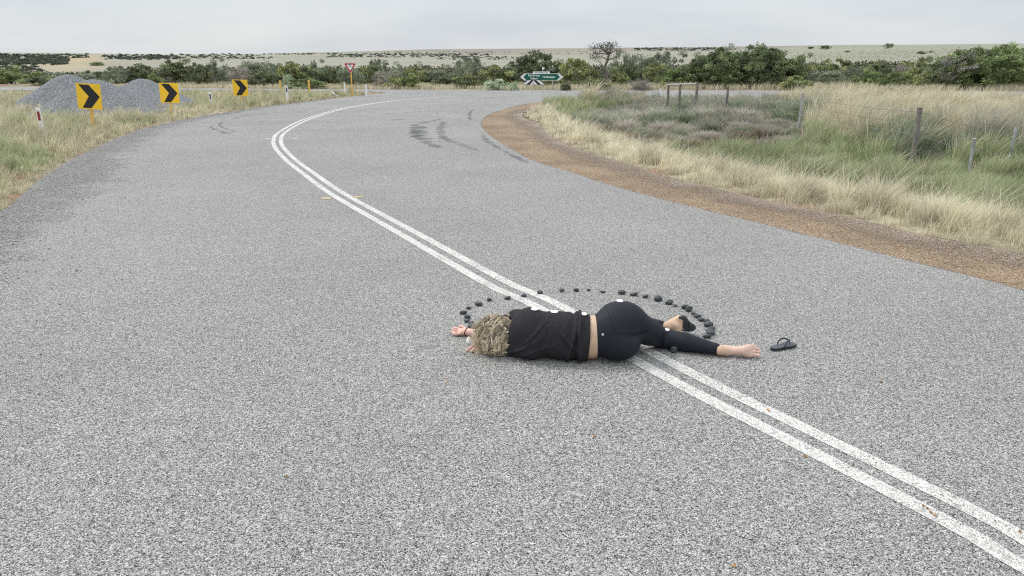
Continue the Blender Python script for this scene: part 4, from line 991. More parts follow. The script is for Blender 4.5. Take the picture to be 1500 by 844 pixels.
# ------------------------------------------------------------------ beach stones in a ring
def pebble_mesh(name, seed, sub=3, sharp=.20):
    bm = bmesh.new(); bmesh.ops.create_icosphere(bm, subdivisions=sub, radius=1); r = np.random.default_rng(seed); d = r.normal(size=(5, 3)); ph = r.random(5) * 6
    for v in bm.verts:
        p = np.array(v.co); k = 1 + sum(sharp * math.sin(1.6 * p @ d[i] + ph[i]) * .5 for i in range(5)); v.co = Vector(p * k)
    o = bmobj(name, bm, M['pebble'], smooth=True); me = o.data; bpy.data.objects.remove(o); return me
peb = [pebble_mesh('pebble', 70 + i) for i in range(9)]
zn = 'far side of the ring'
RING = [(694, 482, 9, 'half-hidden black pebble beside the blond curls, lowest of the left end of the ring'),
 (692, 478.5, 12, 'rounded black pebble just above the wrist with the hair tie'), (690, 474, 9, 'small black pebble stacked up against the one above the wrist'),
 (684, 470.5, 10, 'rounded black pebble, second up the left end of the ring from the wrist pair'), (684.5, 465, 9, 'upright pointed black pebble under the widest flat one at the left end'),
 (679, 459, 15, 'wide flat black pebble, leftmost of the whole ring'), (687, 451.5, 8.5, 'small round black pebble above the leftmost wide flat one'),
 (701, 446.5, 12, 'smooth oval black pebble above left of the blond hair'), (717, 439.5, 8, 'small angular black pebble above the blond hair'),
 (744, 437, 11, 'flat black pebble touching the left white line'), (767, 433, 8.5, 'round black pebble in the gap between the two white lines'),
 (791, 429, 10.5, 'tall rounded black pebble standing on the right white line'), (823, 426, 10.5, 'smooth black pebble, first to the right of the white lines'),
 (844, 425.3, 8.5, 'angular black pebble, second to the right of the white lines'), (862.5, 424.8, 8, 'small round black pebble, third to the right of the white lines'),
 (883, 427.3, 9.5, 'thin flat black pebble above left of the hip'), (911, 429.8, 12.5, 'wedge-shaped black pebble directly above the white disc on the hip'),
 (929, 431.8, 14, 'long flat black pebble just right of the hip disc'), (946, 435, 9.5, 'round black pebble right of the long flat one'),
 (964, 439.2, 13, 'pointed oval black pebble, fourth from the worn sandal along the far arc'), (980, 444.2, 13.5, 'long oval black pebble with a tiny one at its right'),
 (989.3, 447.8, 8, 'tiny black pebble beside the long oval one'), (1003.5, 450.8, 11, 'pointed black pebble touching the biggest one above the worn sandal'),
 (1010, 455, 15, 'biggest black pebble, just above the worn sandal'), (1017, 461, 9, 'small black pebble right below the biggest one'),
 (1022, 464, 12, 'black pebble leaning on its neighbours right of the worn sandal heel'), (1027.5, 468.8, 11, 'dark blunt black pebble right of the worn sandal'),
 (1035.5, 472.3, 9, 'small rounded black pebble at the top of the right end of the ring'), (1038, 476.8, 12.5, 'oval black pebble tilted left at the right end of the ring'),
 (1042, 482.6, 12, 'rightmost black pebble of the whole ring'), (1041, 489, 14, 'wide black pebble behind the lowest one at the right end'),
 (1036, 493.6, 11.5, 'lowest black pebble at the right end of the ring'), (988, 515.2, 13, 'round black pebble lying alone against the front shin, in front of the legs')]
for i, (px, py, w, lab) in enumerate(RING):
    r = random.Random(i * 13 + 1); q = P(px, py + 2.0, 0); wm = w / 2 / 225
    o = bpy.data.objects.new('pebble', peb[i % 9]); COL.objects.link(o)
    hz_ = {5: .42, 9: .45, 15: .38, 17: .45}.get(i, r.uniform(.48, .76)); dz = wm * hz_
    o.scale = (wm, wm * r.uniform(.65, .85), dz); o.rotation_euler = (r.uniform(-.15, .15), r.uniform(-.2, .2), r.uniform(-.3, .3)); o.location = (q[0], q[1] + wm * .3, dz * .88 + .002)
    tag(o, lab, 'pebble', 'black pebbles laid in a ring')

# ------------------------------------------------------------------ the person: bodies as blended distance fields, meshed once
def surface_nets(F, org, h):
    s = F < 0; nx, ny, nz_ = F.shape
    c8 = [(a, b, c) for a in (0, 1) for b in (0, 1) for c in (0, 1)]
    cell = lambda A, o: A[o[0]:nx - 1 + o[0], o[1]:ny - 1 + o[1], o[2]:nz_ - 1 + o[2]]
    cntr = sum(cell(s, o).astype(np.int8) for o in c8); act = (cntr > 0) & (cntr < 8)
    ii = np.argwhere(act); idx = -np.ones(act.shape, np.int64); idx[act] = np.arange(len(ii))
    acc = np.zeros((len(ii), 3)); w = np.zeros(len(ii))
    for a in c8:
        for ax in range(3):
            if a[ax]: continue
            b = list(a); b[ax] = 1
            fa = F[ii[:, 0] + a[0], ii[:, 1] + a[1], ii[:, 2] + a[2]]; fb = F[ii[:, 0] + b[0], ii[:, 1] + b[1], ii[:, 2] + b[2]]
            cr = (fa < 0) != (fb < 0); t = np.where(cr, fa / np.where(cr, fa - fb, 1), 0)
            p = np.array(a, float)[None] * np.ones((len(ii), 1)); p[:, ax] = t; acc += p * cr[:, None]; w += cr
    V = (ii + acc / w[:, None]) * h + org; Q = []
    for ax in range(3):
        u, v = (ax + 1) % 3, (ax + 2) % 3
        sl = [slice(None)] * 3; s2 = [slice(None)] * 3; sl[ax] = slice(0, -1); s2[ax] = slice(1, None)
        A, B = s[tuple(sl)], s[tuple(s2)]; e = np.argwhere(A != B); inside = A[tuple(e.T)]
        ok = (e[:, u] > 0) & (e[:, v] > 0) & (e[:, u] < F.shape[u] - 1) & (e[:, v] < F.shape[v] - 1); e = e[ok]; inside = inside[ok]
        def cid(du, dv):
            q = e.copy(); q[:, u] -= du; q[:, v] -= dv; return idx[tuple(q.T)]
        q = np.stack([cid(1, 1), cid(0, 1), cid(0, 0), cid(1, 0)], 1); q[~inside] = q[~inside][:, ::-1]; Q.append(q)
    return V, np.concatenate(Q)
class Field:
    def __init__(s, lo, hi, h):
        s.h = h; s.lo = np.array(lo, float); n = np.ceil((np.array(hi) - s.lo) / h).astype(int) + 1
        s.ax = [s.lo[k] + h * np.arange(n[k]) for k in range(3)]; s.F = np.full(n, .2, np.float32)
    def grid(s, lo, hi):
        sl = []
        for k in range(3):
            a = int(np.clip(math.floor((lo[k] - s.lo[k]) / s.h), 0, len(s.ax[k]) - 1)); b = int(np.clip(math.ceil((hi[k] - s.lo[k]) / s.h) + 1, a + 1, len(s.ax[k]))); sl.append(slice(a, b))
        return tuple(sl), np.meshgrid(*[s.ax[k][sl[k]] for k in range(3)], indexing='ij', sparse=True)
    def put(s, d, sl, k):
        f = s.F[sl]; hh = np.clip(.5 + .5 * (f - d) / k, 0, 1); s.F[sl] = f * (1 - hh) + d * hh - k * hh * (1 - hh)
    def cone(s, a, b, ra, rb, k=.02, ys=1.0, inf=0.0):       # tapered capsule, squashed in Y by ys
        a = np.array(a, float); b = np.array(b, float); ra += inf; rb += inf; R = max(ra, rb) + k + .03
        sl, (X, Y, Z) = s.grid(np.minimum(a, b) - R, np.maximum(a, b) + R); d = b - a; d2 = (d * d).sum()
        t = np.clip(((X - a[0]) * d[0] + (Y - a[1]) * d[1] + (Z - a[2]) * d[2]) / d2, 0, 1)
        q = np.sqrt((X - a[0] - t * d[0]) ** 2 + ((Y - a[1] - t * d[1]) * ys) ** 2 + (Z - a[2] - t * d[2]) ** 2) - (ra + (rb - ra) * t)
        s.put((q / (1 + (ys - 1) * .3)).astype(np.float32), sl, k)
    def ell(s, c, r, k=.03, inf=0.0, rot=0.0):
        c = np.array(c, float); r = np.array(r, float) + inf; R = r.max() + k + .03
        sl, (X, Y, Z) = s.grid(c - R, c + R); X = X - c[0]; Y = Y - c[1]; Z = Z - c[2]
        if rot: X, Z = X * math.cos(rot) + Z * math.sin(rot), -X * math.sin(rot) + Z * math.cos(rot)
        k0 = np.sqrt((X / r[0]) ** 2 + (Y / r[1]) ** 2 + (Z / r[2]) ** 2); k1 = np.sqrt((X / r[0] ** 2) ** 2 + (Y / r[1] ** 2) ** 2 + (Z / r[2] ** 2) ** 2) + 1e-6
        s.put((k0 * (k0 - 1) / k1).astype(np.float32), sl, k)
    def chain(s, pts, k=.008, inf=0.0):
        for (a, ra), (b, rb) in zip(pts[:-1], pts[1:]): s.cone(a, b, ra, rb, k, inf=inf)
    def mesh(s, name, mat, parent=None, colf=None, smooth_it=2, zmin=.003):
        F = s.F.copy(); F[[0, -1]] = .05; F[:, [0, -1]] = .05; F[:, :, [0, -1]] = .05
        V, Q = surface_nets(F, s.lo, s.h)
        ed = np.concatenate([Q[:, [0, 1]], Q[:, [1, 2]], Q[:, [2, 3]], Q[:, [3, 0]]]); deg = np.bincount(ed.ravel(), minlength=len(V))[:, None]
        for _ in range(smooth_it):
            A = np.zeros_like(V)
            for k in range(3): A[:, k] = np.bincount(ed[:, 0], V[ed[:, 1], k], len(V)) + np.bincount(ed[:, 1], V[ed[:, 0], k], len(V))
            V = V * .5 + A / deg * .5
        V[:, 2] = np.maximum(V[:, 2], zmin)
        return new_mesh(name, V, Q.ravel(), np.full(len(Q), 4), [mat], parent=parent, smooth=True, colr=colf(V) if colf else None)

def torso(F, inf=0.0, lower=True, upper=True):
    if upper:
        F.cone(P(780, 489, .155), P(826, 492, .148), .140, .130, .04, 1.38, inf); F.cone(P(826, 492, .148), P(868, 495, .138), .130, .118, .05, 1.25, inf)
        F.cone(P(776, 472, .225), P(776, 507, .085), .068, .062, .04, 1, inf)
    if lower:
        F.cone(P(860, 495, .138), P(896, 489, .165), .118, .140, .05, 1.2, inf)
        F.ell(P(911, 467.0, .245), (.142, .120, .104), .05, inf, rot=-.15); F.ell(P(906, 501.5, .112), (.130, .122, .106), .04, inf)
def right_leg(F, inf=0.0, to_ankle=True):
    F.cone(P(918, 472, .225), P(950, 486, .125), .104, .082, .04, 1, inf); F.cone(P(950, 486, .125), P(969, 495, .064), .080, .061, .02, 1, inf)
    F.cone(P(969, 495, .064), P(1003, 501, .060), .060, .055, .012, 1, inf); F.cone(P(1003, 501, .060), P(1056, 513, .040), .055, .029, .015, 1, inf)
def left_leg(F, inf=0.0):
    h = P(912, 500, .11); kn = np.array([h[0] + .02, 4.74, .075]); F.cone(h, kn, .092, .06, .03, 1, inf)
    an = P(974, 478.5, .082); mid = kn * .55 + an * .45 + np.array([0, .0, .012]); F.cone(kn, mid, .058, .052, .015, 1, inf); F.cone(mid, an, .052, .032, .015, 1, inf)
lo = P(655, 500, 0); BX0, BX1 = -.52, 1.68
body_root = None
F = Field((BX0, 4.0, -.02), (BX1, 5.02, .42), .005)
torso(F); right_leg(F); left_leg(F)
headc = P(722, 487, .118)
F.cone(P(776, 489, .15), P(750, 488, .135), .07, .05, .03); F.cone(P(756, 488, .135), P(730, 487, .122), .052, .055, .02)
F.ell(headc, (.105, .092, .080), .02); fc = headc + np.array([.012, .075, -.012]); F.ell(fc, (.078, .045, .062), .03)
F.cone(fc + np.array([0, .035, 0]), fc + np.array([.022, .055, 0]), .008, .013, .012)                      # nose
F.ell(fc + np.array([.052, .030, 0]), (.012, .014, .025), .008); F.ell(fc + np.array([.075, .018, 0]), (.016, .018, .022), .012)   # mouth, chin
for z in (-.03, .03): F.ell(fc + np.array([-.014, .034, z]), (.010, .010, .012), .006)
for z in (-.082, .082): F.ell(headc + np.array([.012, .012, z]), (.028, .018, .010), .006)
# left arm lies on the road under the head
F.cone(P(775, 507, .08), P(734, 500, .055), .052, .042, .02); F.cone(P(734, 500, .055), P(712, 491.5, .045), .041, .036, .015); F.cone(P(712, 491.5, .045), P(686, 486.2, .034), .034, .023, .012)
# right arm folded over in front of the head
F.cone(P(770, 468, .235), P(738, 474, .14), .05, .042, .02); F.cone(P(738, 474, .14), P(714, 498, .062), .040, .023, .02)
def col_skin(V):
    c = np.ones((len(V), 3)) * np.array([.58, .40, .27]); x = V[:, 0]
    t = sm(P(705, 490, 0)[0], P(690, 490, 0)[0], x)[:, None]; c = c * (1 - t) + np.array([.66, .40, .33]) * t
    t = sm(P(1050, 510, 0)[0], P(1064, 510, 0)[0], x)[:, None]; c = c * (1 - t) + np.array([.66, .45, .37]) * t
    f = fbm(V[:, 0] * 45, V[:, 2] * 45, 3)[:, None]; return c * (.88 + .24 * f) + np.array([.05, -.02, -.02]) * (f - .5)
# feet
F.cone(P(1054, 513, .042), P(1063, 513.5, .036), .030, .032, .01); F.ell(P(1064, 513.6, .036), (.036, .027, .033), .012); F.cone(P(1066, 513.5, .036), P(1092, 513.5, .045), .028, .030, .014)
F.ell(P(1094, 514.2, .044), (.036, .024, .044), .012); F.ell(P(1098, 518.6, .026), (.024, .024, .024), .01)
for (a, b, r) in (((1101, 519.5, .022), (1110.5, 520.6, .016), .0125), ((1103, 514.6, .040), (1113.2, 515.4, .034), .0085), ((1102, 510.6, .055), (1111.6, 511.2, .050), .008), ((1100, 507.4, .068), (1108.4, 507.6, .064), .0075), ((1098, 504.8, .078), (1104.2, 504.6, .076), .007)):
    q = P(*b); F.cone(P(*a), q, r * .92, r * .8, .004); F.ell(q, (r * 1.05, r * 1.05, r), .003)
F.cone(P(974, 478.5, .085), P(985, 475, .085), .031, .033, .01); F.cone(P(985, 474, .09), P(994.5, 468.3, .118), .030, .026, .014); F.cone(P(994.5, 468.3, .118), P(993, 479, .070), .027, .030, .012); F.cone(P(990, 478, .078), P(991, 488, .030), .032, .034, .014)
for k in range(5):
    a = P(989, 490, .02) + np.array([-.045 + .02 * k, 0, 0]); F.cone(a, a + np.array([0, -.02, -.006]), .010, .009, .005)
def cover(F, amt):                  # the body stays clear of the cloth that covers it
    X = F.ax[0][:, None, None]; Y = F.ax[1][None, :, None]; Z = F.ax[2][None, None, :]
    x1, x2, x3, x4 = P(876, 495, .15)[0], P(1044, 512, .04)[0], P(768, 495, .15)[0], P(857, 495, .15)[0]; foot = (Y > 4.62) & (X > P(962, 478, .09)[0])
    a = sm(x1 - .02, x1 + .01, X) * (1 - sm(x2 - .01, x2 + .02, X)) * (1 - foot) + sm(x3 - .03, x3 + .02, X) * (1 - sm(x4 - .01, x4 + .015, X))
    F.F += (amt * a).astype(np.float32)
def cleft(F):
    X = F.ax[0][:, None, None]; Y = F.ax[1][None, :, None]; Z = F.ax[2][None, None, :]; hip = P(938, 489, .17)
    cl = np.exp(-((Z - .170 + .10 * (X - hip[0])) / .014) ** 2) * sm(hip[0] - .16, hip[0] - .01, X) * (1 - sm(hip[0] + .03, hip[0] + .07, X)) * (Y < 4.45); F.F += (.014 * cl).astype(np.float32)
cleft(F); cover(F, .011)
# F is finished with finer hands below
HF = []
def hand(lo, hi, build):
    f = Field(lo, hi, .0025); build(f); HF.append(f)
def lhand(f):
    f.cone(P(700, 489, .040), P(686, 486.2, .034), .029, .023, .008)
    f.cone(P(686, 486.2, .034), P(682, 485.8, .031), .022, .021, .01); f.cone(P(682, 486.8, .028), P(673.5, 487.4, .022), .019, .015, .012); f.cone(P(682, 484.6, .034), P(674, 483.4, .032), .018, .014, .012)
    for kn, md, tip in ((P(674, 489.0, .020), P(667.5, 489.6, .020), P(663.0, 488.0, .022)), (P(673, 486.8, .024), P(665.5, 486.8, .026), P(660.8, 485.4, .028)), (P(673, 484.4, .029), P(666.0, 483.6, .033), P(662.4, 482.4, .034)), (P(674, 482.2, .033), P(668.0, 480.8, .038), P(664.6, 480.2, .038))):
        f.chain([(kn, .0092), (md, .0082), (tip, .0066)], .003)
    f.chain([(P(682, 482.0, .036), .012), (P(677.0, 478.6, .044), .0095), (P(672.6, 477.6, .044), .0075)], .005)
def rhand(f):
    f.cone(P(724, 490, .10), P(714, 498, .062), .029, .023, .008); f.cone(P(714, 498, .062), P(708, 501.6, .050), .023, .024, .010); f.ell(P(706, 503.4, .044), (.030, .028, .017), .012)
    for ch in (((702.5, 502.2, .046), (694.5, 506.0, .042), (688.6, 509.6, .026), (684.0, 513.6, .009)), ((704.5, 505.4, .042), (698.0, 508.6, .038), (693.6, 512.0, .022), (690.4, 515.2, .009)),
               ((707.0, 507.0, .040), (702.0, 510.0, .034), (698.5, 513.0, .020), (696.5, 515.0, .009)), ((709.6, 508.2, .038), (706.0, 511.0, .030), (703.6, 513.4, .018), (702.6, 515.4, .009))):
        f.chain([(P(*c), r) for c, r in zip(ch, (.0100, .0095, .0085, .0072))], .004)
    f.chain([(P(708, 499.0, .052), .012), (P(700, 499.6, .040), .0105), (P(694.5, 502.4, .022), .009)], .006)
hand(P(700, 500, 0) - np.array([.20, .12, .02]), P(700, 480, 0) + np.array([0, .12, .12]), lhand)
hand(P(725, 516, 0) - np.array([.21, .12, .02]), P(725, 490, 0) + np.array([0.0, .05, .16]), rhand)
person = empty('person', (float(P(868, 500, 0)[0]), 4.45, 0), 'person lying on one side across the double white line, in black t-shirt and leggings', 'person')
ox, oy = person.location.x, person.location.y
def attach(o):
    o.parent = person; o.location = (-ox, -oy, 0); return o
body = attach(F.mesh('body', M['skin'], colf=col_skin, smooth_it=2))
hands = [f.mesh('hand_piece', M['skin'], colf=col_skin, smooth_it=1) for f in HF]
bpy.context.view_layer.update()
# weld everything of the skin into the one body mesh
bmj = bmesh.new(); bmj.from_mesh(body.data)
for o in hands: bmj.from_mesh(o.data)
old = body.data; me = bpy.data.meshes.new('body'); bmj.to_mesh(me); bmj.free(); me.materials.append(M['skin']); me.polygons.foreach_set('use_smooth', [True] * len(me.polygons)); body.data = me; bpy.data.meshes.remove(old)
for o in hands: bpy.data.objects.remove(o)

# leggings
F = Field((P(866, 495, .1)[0], 4.0, -.02), (P(1054, 510, .05)[0] + .02, 5.02, .44), .005)
torso(F, .004, upper=False); right_leg(F, .004); left_leg(F, .004)
X = F.ax[0][:, None, None]; Y = F.ax[1][None, :, None]; Z = F.ax[2][None, None, :]
cleft(F)
cl = np.exp(-((X - P(971.5, 495, .1)[0] + .1 * (Z - .06)) / .006) ** 2) * sm(4.62, 4.50, Y); F.F += (.005 * cl).astype(np.float32)      # fold behind the knee
F.F += (.0018 * np.sin(70 * X + 25 * Z + 4 * np.sin(18 * Z)) * np.exp(-((X - P(960, 495, .1)[0]) / .07) ** 2)).astype(np.float32)
xw = P(865.5, 495, .15)[0]; F.F = np.maximum(F.F, (xw + .05 * np.abs(Z - .16) - X).astype(np.float32))
xa = P(1053, 512, .04)[0]; F.F = np.maximum(F.F, (X - xa - .12 * (Z - .04)).astype(np.float32) + 0 * Y.astype(np.float32))
an = P(971, 478.5, .09); k = np.maximum(0, X - P(975.5, 478.5, .09)[0]) * (Y > 4.64); F.F = np.where((X > P(975.5, 478.5, .09)[0]) & (Y > 4.645), np.maximum(F.F, (k + .001).astype(np.float32)), F.F)
legg = attach(F.mesh('leggings', M['leggings'], smooth_it=2))
# t-shirt with folds
F = Field((P(728, 495, .1)[0] - .04, 4.0, -.02), (P(866, 495, .1)[0], 4.9, .44), .005)
torso(F, .011)
F.cone(P(775, 507, .08), P(741, 508, .050), .060, .045, .03, 1, .010); F.cone(P(772, 468, .235), P(757, 466, .205), .060, .050, .03, 1, .008)
X = F.ax[0][:, None, None]; Y = F.ax[1][None, :, None]; Z = F.ax[2][None, None, :]
xh = P(862.5, 495, .15)[0]
w = .0055 * np.maximum(0, np.sin(75 * (X - xh) + 5 * np.sin(9 * Z + 1) + 3 * Y)) * sm(xh - .20, xh - .04, X)
w = w + .013 * np.exp(-((X - (xh - .068) - .11 * (Z - .16) ** 2 / .16) / .009) ** 2) + .010 * np.exp(-((X - (xh - .098) - .2 * (Z - .18)) / .007) ** 2)
x0 = P(775, 495, .15)[0]
for (xc, zc, sl_, wd, amp) in ((.03, .19, 1.1, .008, .007), (.06, .15, 1.6, .009, .006), (.10, .13, 2.2, .010, .005), (.20, .20, -1.5, .009, .0045), (.24, .14, -1.3, .008, .0055), (.28, .10, -1.1, .007, .006), (-.03, .10, .7, .008, .007), (.02, .07, .45, .007, .006)):
    dd = (Z - zc) - sl_ * (X - x0 - xc); w = w + amp * np.exp(-(dd / (wd * math.hypot(1, sl_))) ** 2) * np.exp(-((Z - zc) / .075) ** 2)
w = w - .004 * np.exp(-((X - (xh - .083)) / .006) ** 2) + .002 * np.sin(31 * X + 22 * Z) * np.sin(17 * Z - 9 * X)
F.F -= (1.7 * w).astype(np.float32)
F.F = np.maximum(F.F, (X - xh - .04 * (Z - .16)).astype(np.float32) + 0 * Y.astype(np.float32))
xs = P(739, 508, .05)[0]; F.F = np.maximum(F.F, (xs - .15 * (Z - .05) - X).astype(np.float32) + 0 * Y.astype(np.float32))
shirt = attach(F.mesh('t_shirt', M['shirt'], smooth_it=2))

bpy.context.view_layer.update()
def skin_hit(px, py, objs):
    a, b, c = ray(px, py); d = Vector((float(a), float(b), float(c))).normalized(); best = None
    for o in objs:
        im = o.matrix_world.inverted(); ok, loc, nor, _ = o.ray_cast(im @ Vector((0, 0, EYE)), im.to_3x3() @ d)
        if ok:
            w_ = o.matrix_world @ loc
            if best is None or w_.length < best[0].length: best = (w_, nor)
    return best
for path in ([(885, 447), (888, 452), (892, 461), (897, 473), (901, 482), (904, 488)], [(904, 488.5), (914, 488.8), (924, 488.6), (932, 488)], [(973, 483.5), (972, 490), (971.2, 498), (970.5, 506)], [(1049, 504.5), (1048.3, 510), (1047.5, 517)]):
    pts = [];
    for (a, b), (c, d) in zip(path[:-1], path[1:]):
        for t in np.linspace(0, 1, 5, endpoint=False):
            q = skin_hit(a + (c - a) * t, b + (d - b) * t, [legg])
            if q: pts.append(q[0] + q[1] * .0006 - Vector((ox, oy, 0)))
    if len(pts) > 2:
        bm = bmesh.new(); tube(bm, pts, .0016, 5); o = bmobj('seam', bm, M['seam'], legg, True); o.location = (ox, oy, 0)
q = skin_hit(883, 490, [legg])
bm = bmesh.new()
for r, th in ((.0085, .002),):
    bmesh.ops.create_cone(bm, cap_ends=True, segments=20, radius1=r, radius2=r * .95, depth=th)
o = bmobj('logo', bm, M['steel'], legg); o.location = q[0] - Vector((0, 0, 0)) + Vector((ox - ox, 0, 0)); o.location = q[0] - Vector((ox, oy, 0)) + Vector((ox, oy, 0)); o.rotation_euler = q[1].to_track_quat('Z', 'Y').to_euler()
bm = bmesh.new(); tube(bm, [(-.0045, 0, .0015), (-.002, .0042, .0015), (.001, -.002, .0015), (.0045, .0038, .0015)], .0009, 5); o2 = bmobj('logo_mark', bm, M['white'], legg); o2.location = o.location; o2.rotation_euler = o.rotation_euler
# elastic round the wrist
cw = P(684.6, 485.8, .034); ax = (P(700, 489, .04) - P(680, 485.4, .03)); ax = Vector(ax / np.linalg.norm(ax)); s1 = ax.cross(Vector((0, 0, 1))).normalized(); s2 = s1.cross(ax)
bm = bmesh.new(); pts = [Vector(cw) + ax * .006 * math.sin(t) + (s1 * math.cos(t) + s2 * math.sin(t)) * .0285 for t in np.linspace(0, 2 * math.pi, 33)]
tube(bm, pts, .0026, 6, cap=False); o = bmobj('hair_tie', bm, M['band'], smooth=True); attach(o)

# curly hair: locks that spring from the scalp and fall in loose spirals
r = np.random.default_rng(12); V = []; C = []; Fq = []; nv = 0
hc = P(734, 487, .120) + np.array([0, -.012, .0]); lim_lo = np.array([P(690, 487, .1)[0], hc[1] - .155, .006]); lim_hi = np.array([P(764, 487, .1)[0], hc[1] + .14, .262])
NS = 22
RAD = np.array([.148, .135, .114]); view = np.array([0, -.93, .36])
for l in range(480):
    d = r.normal(size=3); d /= np.linalg.norm(d)
    if d[1] > .3: d[1] = -d[1]
    root = hc + d * np.array([.112, .092, .092]) * r.uniform(.9, 1.1)
    ang = math.atan2(d[2], d[0]); sw = -1 if r.random() < .68 else 1
    flow = np.array([sw * r.uniform(.5, 1.0), -.12 + d[1] * .25, -.45 + d[2] * .55 + r.normal() * .30]); flow /= np.linalg.norm(flow)
    length = r.uniform(.08, .16); crl = r.uniform(.012, .024); turns = r.uniform(1.1, 2.1) * length / .13; ph = r.uniform(0, 6.28)
    u = np.cross(flow, view + r.normal(size=3) * .25); u /= np.linalg.norm(u); w_ = np.cross(flow, u)
    base = np.array([.68, .565, .41]) * r.choice([.42, .66, .95, 1.25], p=[.22, .30, .30, .18]) * r.uniform(.9, 1.1)
    t = np.linspace(0, 1, NS)[:, None]
    g_ = root + d * .026 * np.sin(t * 2.2) + flow * length * t * (1 - .25 * t) + np.array([0, 0, -.03]) * t ** 2 + crl * (.3 + .7 * t) * (u * np.sin(ph + turns * 6.28 * t) + w_ * .45 * np.cos(ph + turns * 6.28 * t))
    rad_ = .0095 * r.uniform(.7, 1.35)
    for s in range(r.integers(34, 50) if l < 410 else 16):
        o1 = r.normal(size=3); o1 *= rad_ * r.random() ** .4 / np.linalg.norm(o1); fr = r.random() < (.06 if l < 410 else .35)
        p = g_ + o1 * (1 - .55 * t) + .0030 * (np.sin(t * r.uniform(7, 18) + r.random() * 6.3) * u + np.sin(t * r.uniform(7, 18) + r.random() * 6.3) * w_) + (r.normal(size=3) * .014 * t ** 1.5 if fr else 0)
        e_ = (p - hc) / RAD; rho = np.linalg.norm(e_, axis=1)[:, None]; p = hc + (p - hc) * np.where(rho > 1, (1 + (rho - 1) * (.35 if l < 410 else .8)) / np.maximum(rho, 1e-6), 1)
        p[:, 2] = np.maximum(p[:, 2], .004 + .012 * r.random())
        tn = np.gradient(p, axis=0); sd = np.cross(tn, view + r.normal(size=3) * .25); sd /= np.linalg.norm(sd, axis=1)[:, None] + 1e-9
        wd = r.uniform(.0006, .0011) * (1 - .6 * t)
        V.append(np.stack([p - sd * wd, p + sd * wd], 1).reshape(-1, 3)); c_ = base * r.uniform(.5, 1.5)
        C.append(np.repeat((c_[None] * (.66 + .5 * t)), 2, 0))
        k = nv + 2 * np.arange(NS - 1)[:, None]; Fq.append(k + np.array([0, 1, 3, 2])); nv += 2 * NS
V = np.concatenate(V); C = np.concatenate(C); Fq = np.concatenate(Fq)
ff = Field(hc - .2, hc + .2, .005); ff.ell(hc, (.098, .094, .090), .02); ff.F += (.006 * np.sin(ff.ax[0][:, None, None] * 90) * np.sin(ff.ax[2][None, None, :] * 80 + 2)).astype(np.float32)
V2, Q2 = surface_nets(ff.F, ff.lo, ff.h)
hair = new_mesh('hair', np.vstack([V, V2]), np.concatenate([Fq.ravel(), (Q2 + len(V)).ravel()]), np.full(len(Fq) + len(Q2), 4), [M['hair']], smooth=True, colr=np.clip(np.vstack([C, np.ones((len(V2), 3)) * np.array([.22, .17, .11])]), 0, 1))
attach(hair)

# white disc stones balanced along the body
disc = bmesh.new(); bmesh.ops.create_uvsphere(disc, u_segments=24, v_segments=12, radius=1)
o0 = bmobj('white_stone', disc, M['white_pebble'], smooth=True); dme = o0.data; bpy.data.objects.remove(o0)
bpy.context.view_layer.update()
for px, py, w, flat, lab in ((783, 453.2, 12, 1, 'white disc stone on the upper shoulder of the black t-shirt, nearest the blond hair'), (812, 457.2, 12, 1, 'white disc stone on the side of the black t-shirt, between the shoulder and the hem'),
                          (855.5, 460.4, 10.5, 1, 'white disc stone at the hem of the black t-shirt, beside the bare waist'), (908, 441.3, 12.5, 1, 'white disc stone balanced on top of the hip of the black leggings'),
                          (977, 483.6, 9, 1, 'white disc stone on the back of the knee of the front leg'), (689, 495.2, 11, 0, 'upright white oval stone leaning against the forearm, below the wrist hair tie')):
    o = bpy.data.objects.new('white_stone', dme); COL.objects.link(o); wm = w / 2 / 248
    if flat:
        q = None
        for dy in (0, 1, 1.6, 2.4, 3.2, 4.5):
            q = skin_hit(px, py + dy, [legg, shirt, body])
            if q and q[0].z > .06: break
        n = (q[1] + Vector((0, -.15, 1.1))).normalized(); o.location = q[0] + n * .003; o.scale = (wm, wm * .85, .006); o.rotation_euler = n.to_track_quat('Z', 'Y').to_euler()
    else:
        q = P(px - 2.5, py + .3, .028) + np.array([0, -.035, 0]); o.location = q; o.scale = (.013, .0225, .006); n = Vector((-.35, -.85, .4)).normalized(); o.rotation_euler = n.to_track_quat('Z', 'Y').to_euler()
    tag(o, lab, 'white stone', 'white disc stones placed along the body')

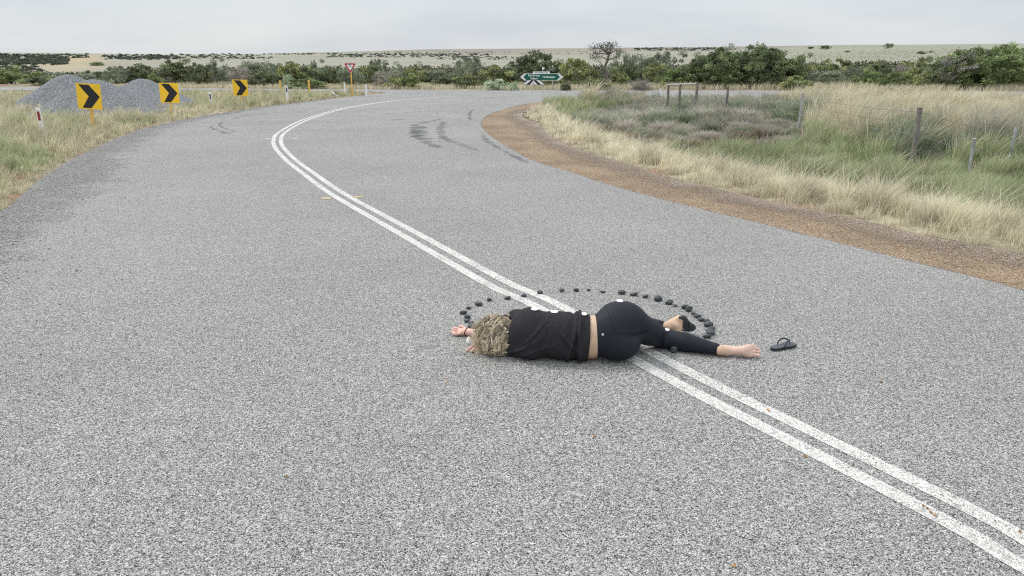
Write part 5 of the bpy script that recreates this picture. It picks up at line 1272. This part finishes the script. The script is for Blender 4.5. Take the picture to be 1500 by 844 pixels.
# sandals
def sandal(label):
    e = empty('flip_flop', (0, 0, 0), label, 'sandal', 'pair of black flip-flops')
    ts = np.linspace(-1, 1, 25); hw = .030 + .010 * sm(-.2, .6, ts) - .003 * np.exp(-((ts + .1) / .3) ** 2); hw = hw * np.sqrt(np.clip(1 - np.abs(ts) ** 7, 0, 1)); hw[[0, -1]] = .008
    cx = ts * .128; cy = .008 * sm(0, 1, ts)
    out_ = [(x, y + w_) for x, y, w_ in zip(cx, cy, hw)] + [(x, y - w_) for x, y, w_ in zip(cx[::-1], cy[::-1], hw[::-1])]
    for nm, z0, z1, ins, m in (('sole', 0, .016, 1.0, 'rubber'), ('footbed', .0162, .0185, .96, 'rubber_top')):
        bm = bmesh.new(); a = [bm.verts.new((x * ins, y * ins, z0)) for x, y in out_]; b = [bm.verts.new((x * ins, y * ins, z1)) for x, y in out_]; n = len(a)
        bm.faces.new(a[::-1]); bm.faces.new(b)
        for i in range(n): bm.faces.new((a[i], a[(i + 1) % n], b[(i + 1) % n], b[i]))
        bmesh.ops.recalc_face_normals(bm, faces=bm.faces); bmobj(nm, bm, M[m], e)
    bm = bmesh.new()
    for s in (-1, 1):
        pts = [Vector((-.030, s * .031, .012)), Vector((-.018, s * .034, .036)), Vector((.010, s * .026, .056)), Vector((.040, s * .012, .052)), Vector((.066, .004, .040)), Vector((.074, .005, .017))]
        pp = crom([tuple(p) for p in pts], .008); tube(bm, pp, [.0052 if i < len(pp) - 4 else .003 for i in range(len(pp))], 6)
    bmobj('strap', bm, M['rubber'], e, True); return e
e = sandal('loose black flip-flop lying flat on the road beyond the bare toes'); a, b = P(1131, 510.5, 0), P(1163, 504.5, 0); c = (P(1147.5, 508.0, .01))
e.location = (c[0], c[1], .002); d = P(1164, 501.5, 0) - P(1131, 511.5, 0); e.rotation_euler.z = math.atan2(d[1], d[0]) * .80; e.scale = (.80, .95, 1)
e = sandal('black flip-flop twisted on the bent-back foot, its sole standing up behind the heel')
A, Bq = Vector(P(997, 463.5, .150)), Vector(P(1012, 484.5, .022)); c = (A + Bq) / 2; xa = (Bq - A).normalized(); n = Vector((-.42, -.88, .12)); n = (n - xa * n.dot(xa)).normalized(); yy = n.cross(xa)
from mathutils import Matrix
e.matrix_world = Matrix.Translation(c + n * -.006) @ Matrix((xa, yy, n)).transposed().to_4x4() @ Matrix.Diagonal((max(.62, (Bq - A).length / .256), 1.0, .9, 1))

stone_c = (.45, .24, .10)
lv = np.array([P(px, py, 0)[:2] for px, py in ((1124, 601), (1126, 603), (1358, 746), (1364, 752), (1370, 756), (1352, 742), (1494, 780), (1180, 670), (870, 640), (1290, 560), (420, 700), (655, 560), (1075, 830))])
stones('leaf_litter', lv[:, 0], lv[:, 1], np.full(len(lv), .006), .006 + .006 * rng.random(len(lv)), M['loose'], 44)
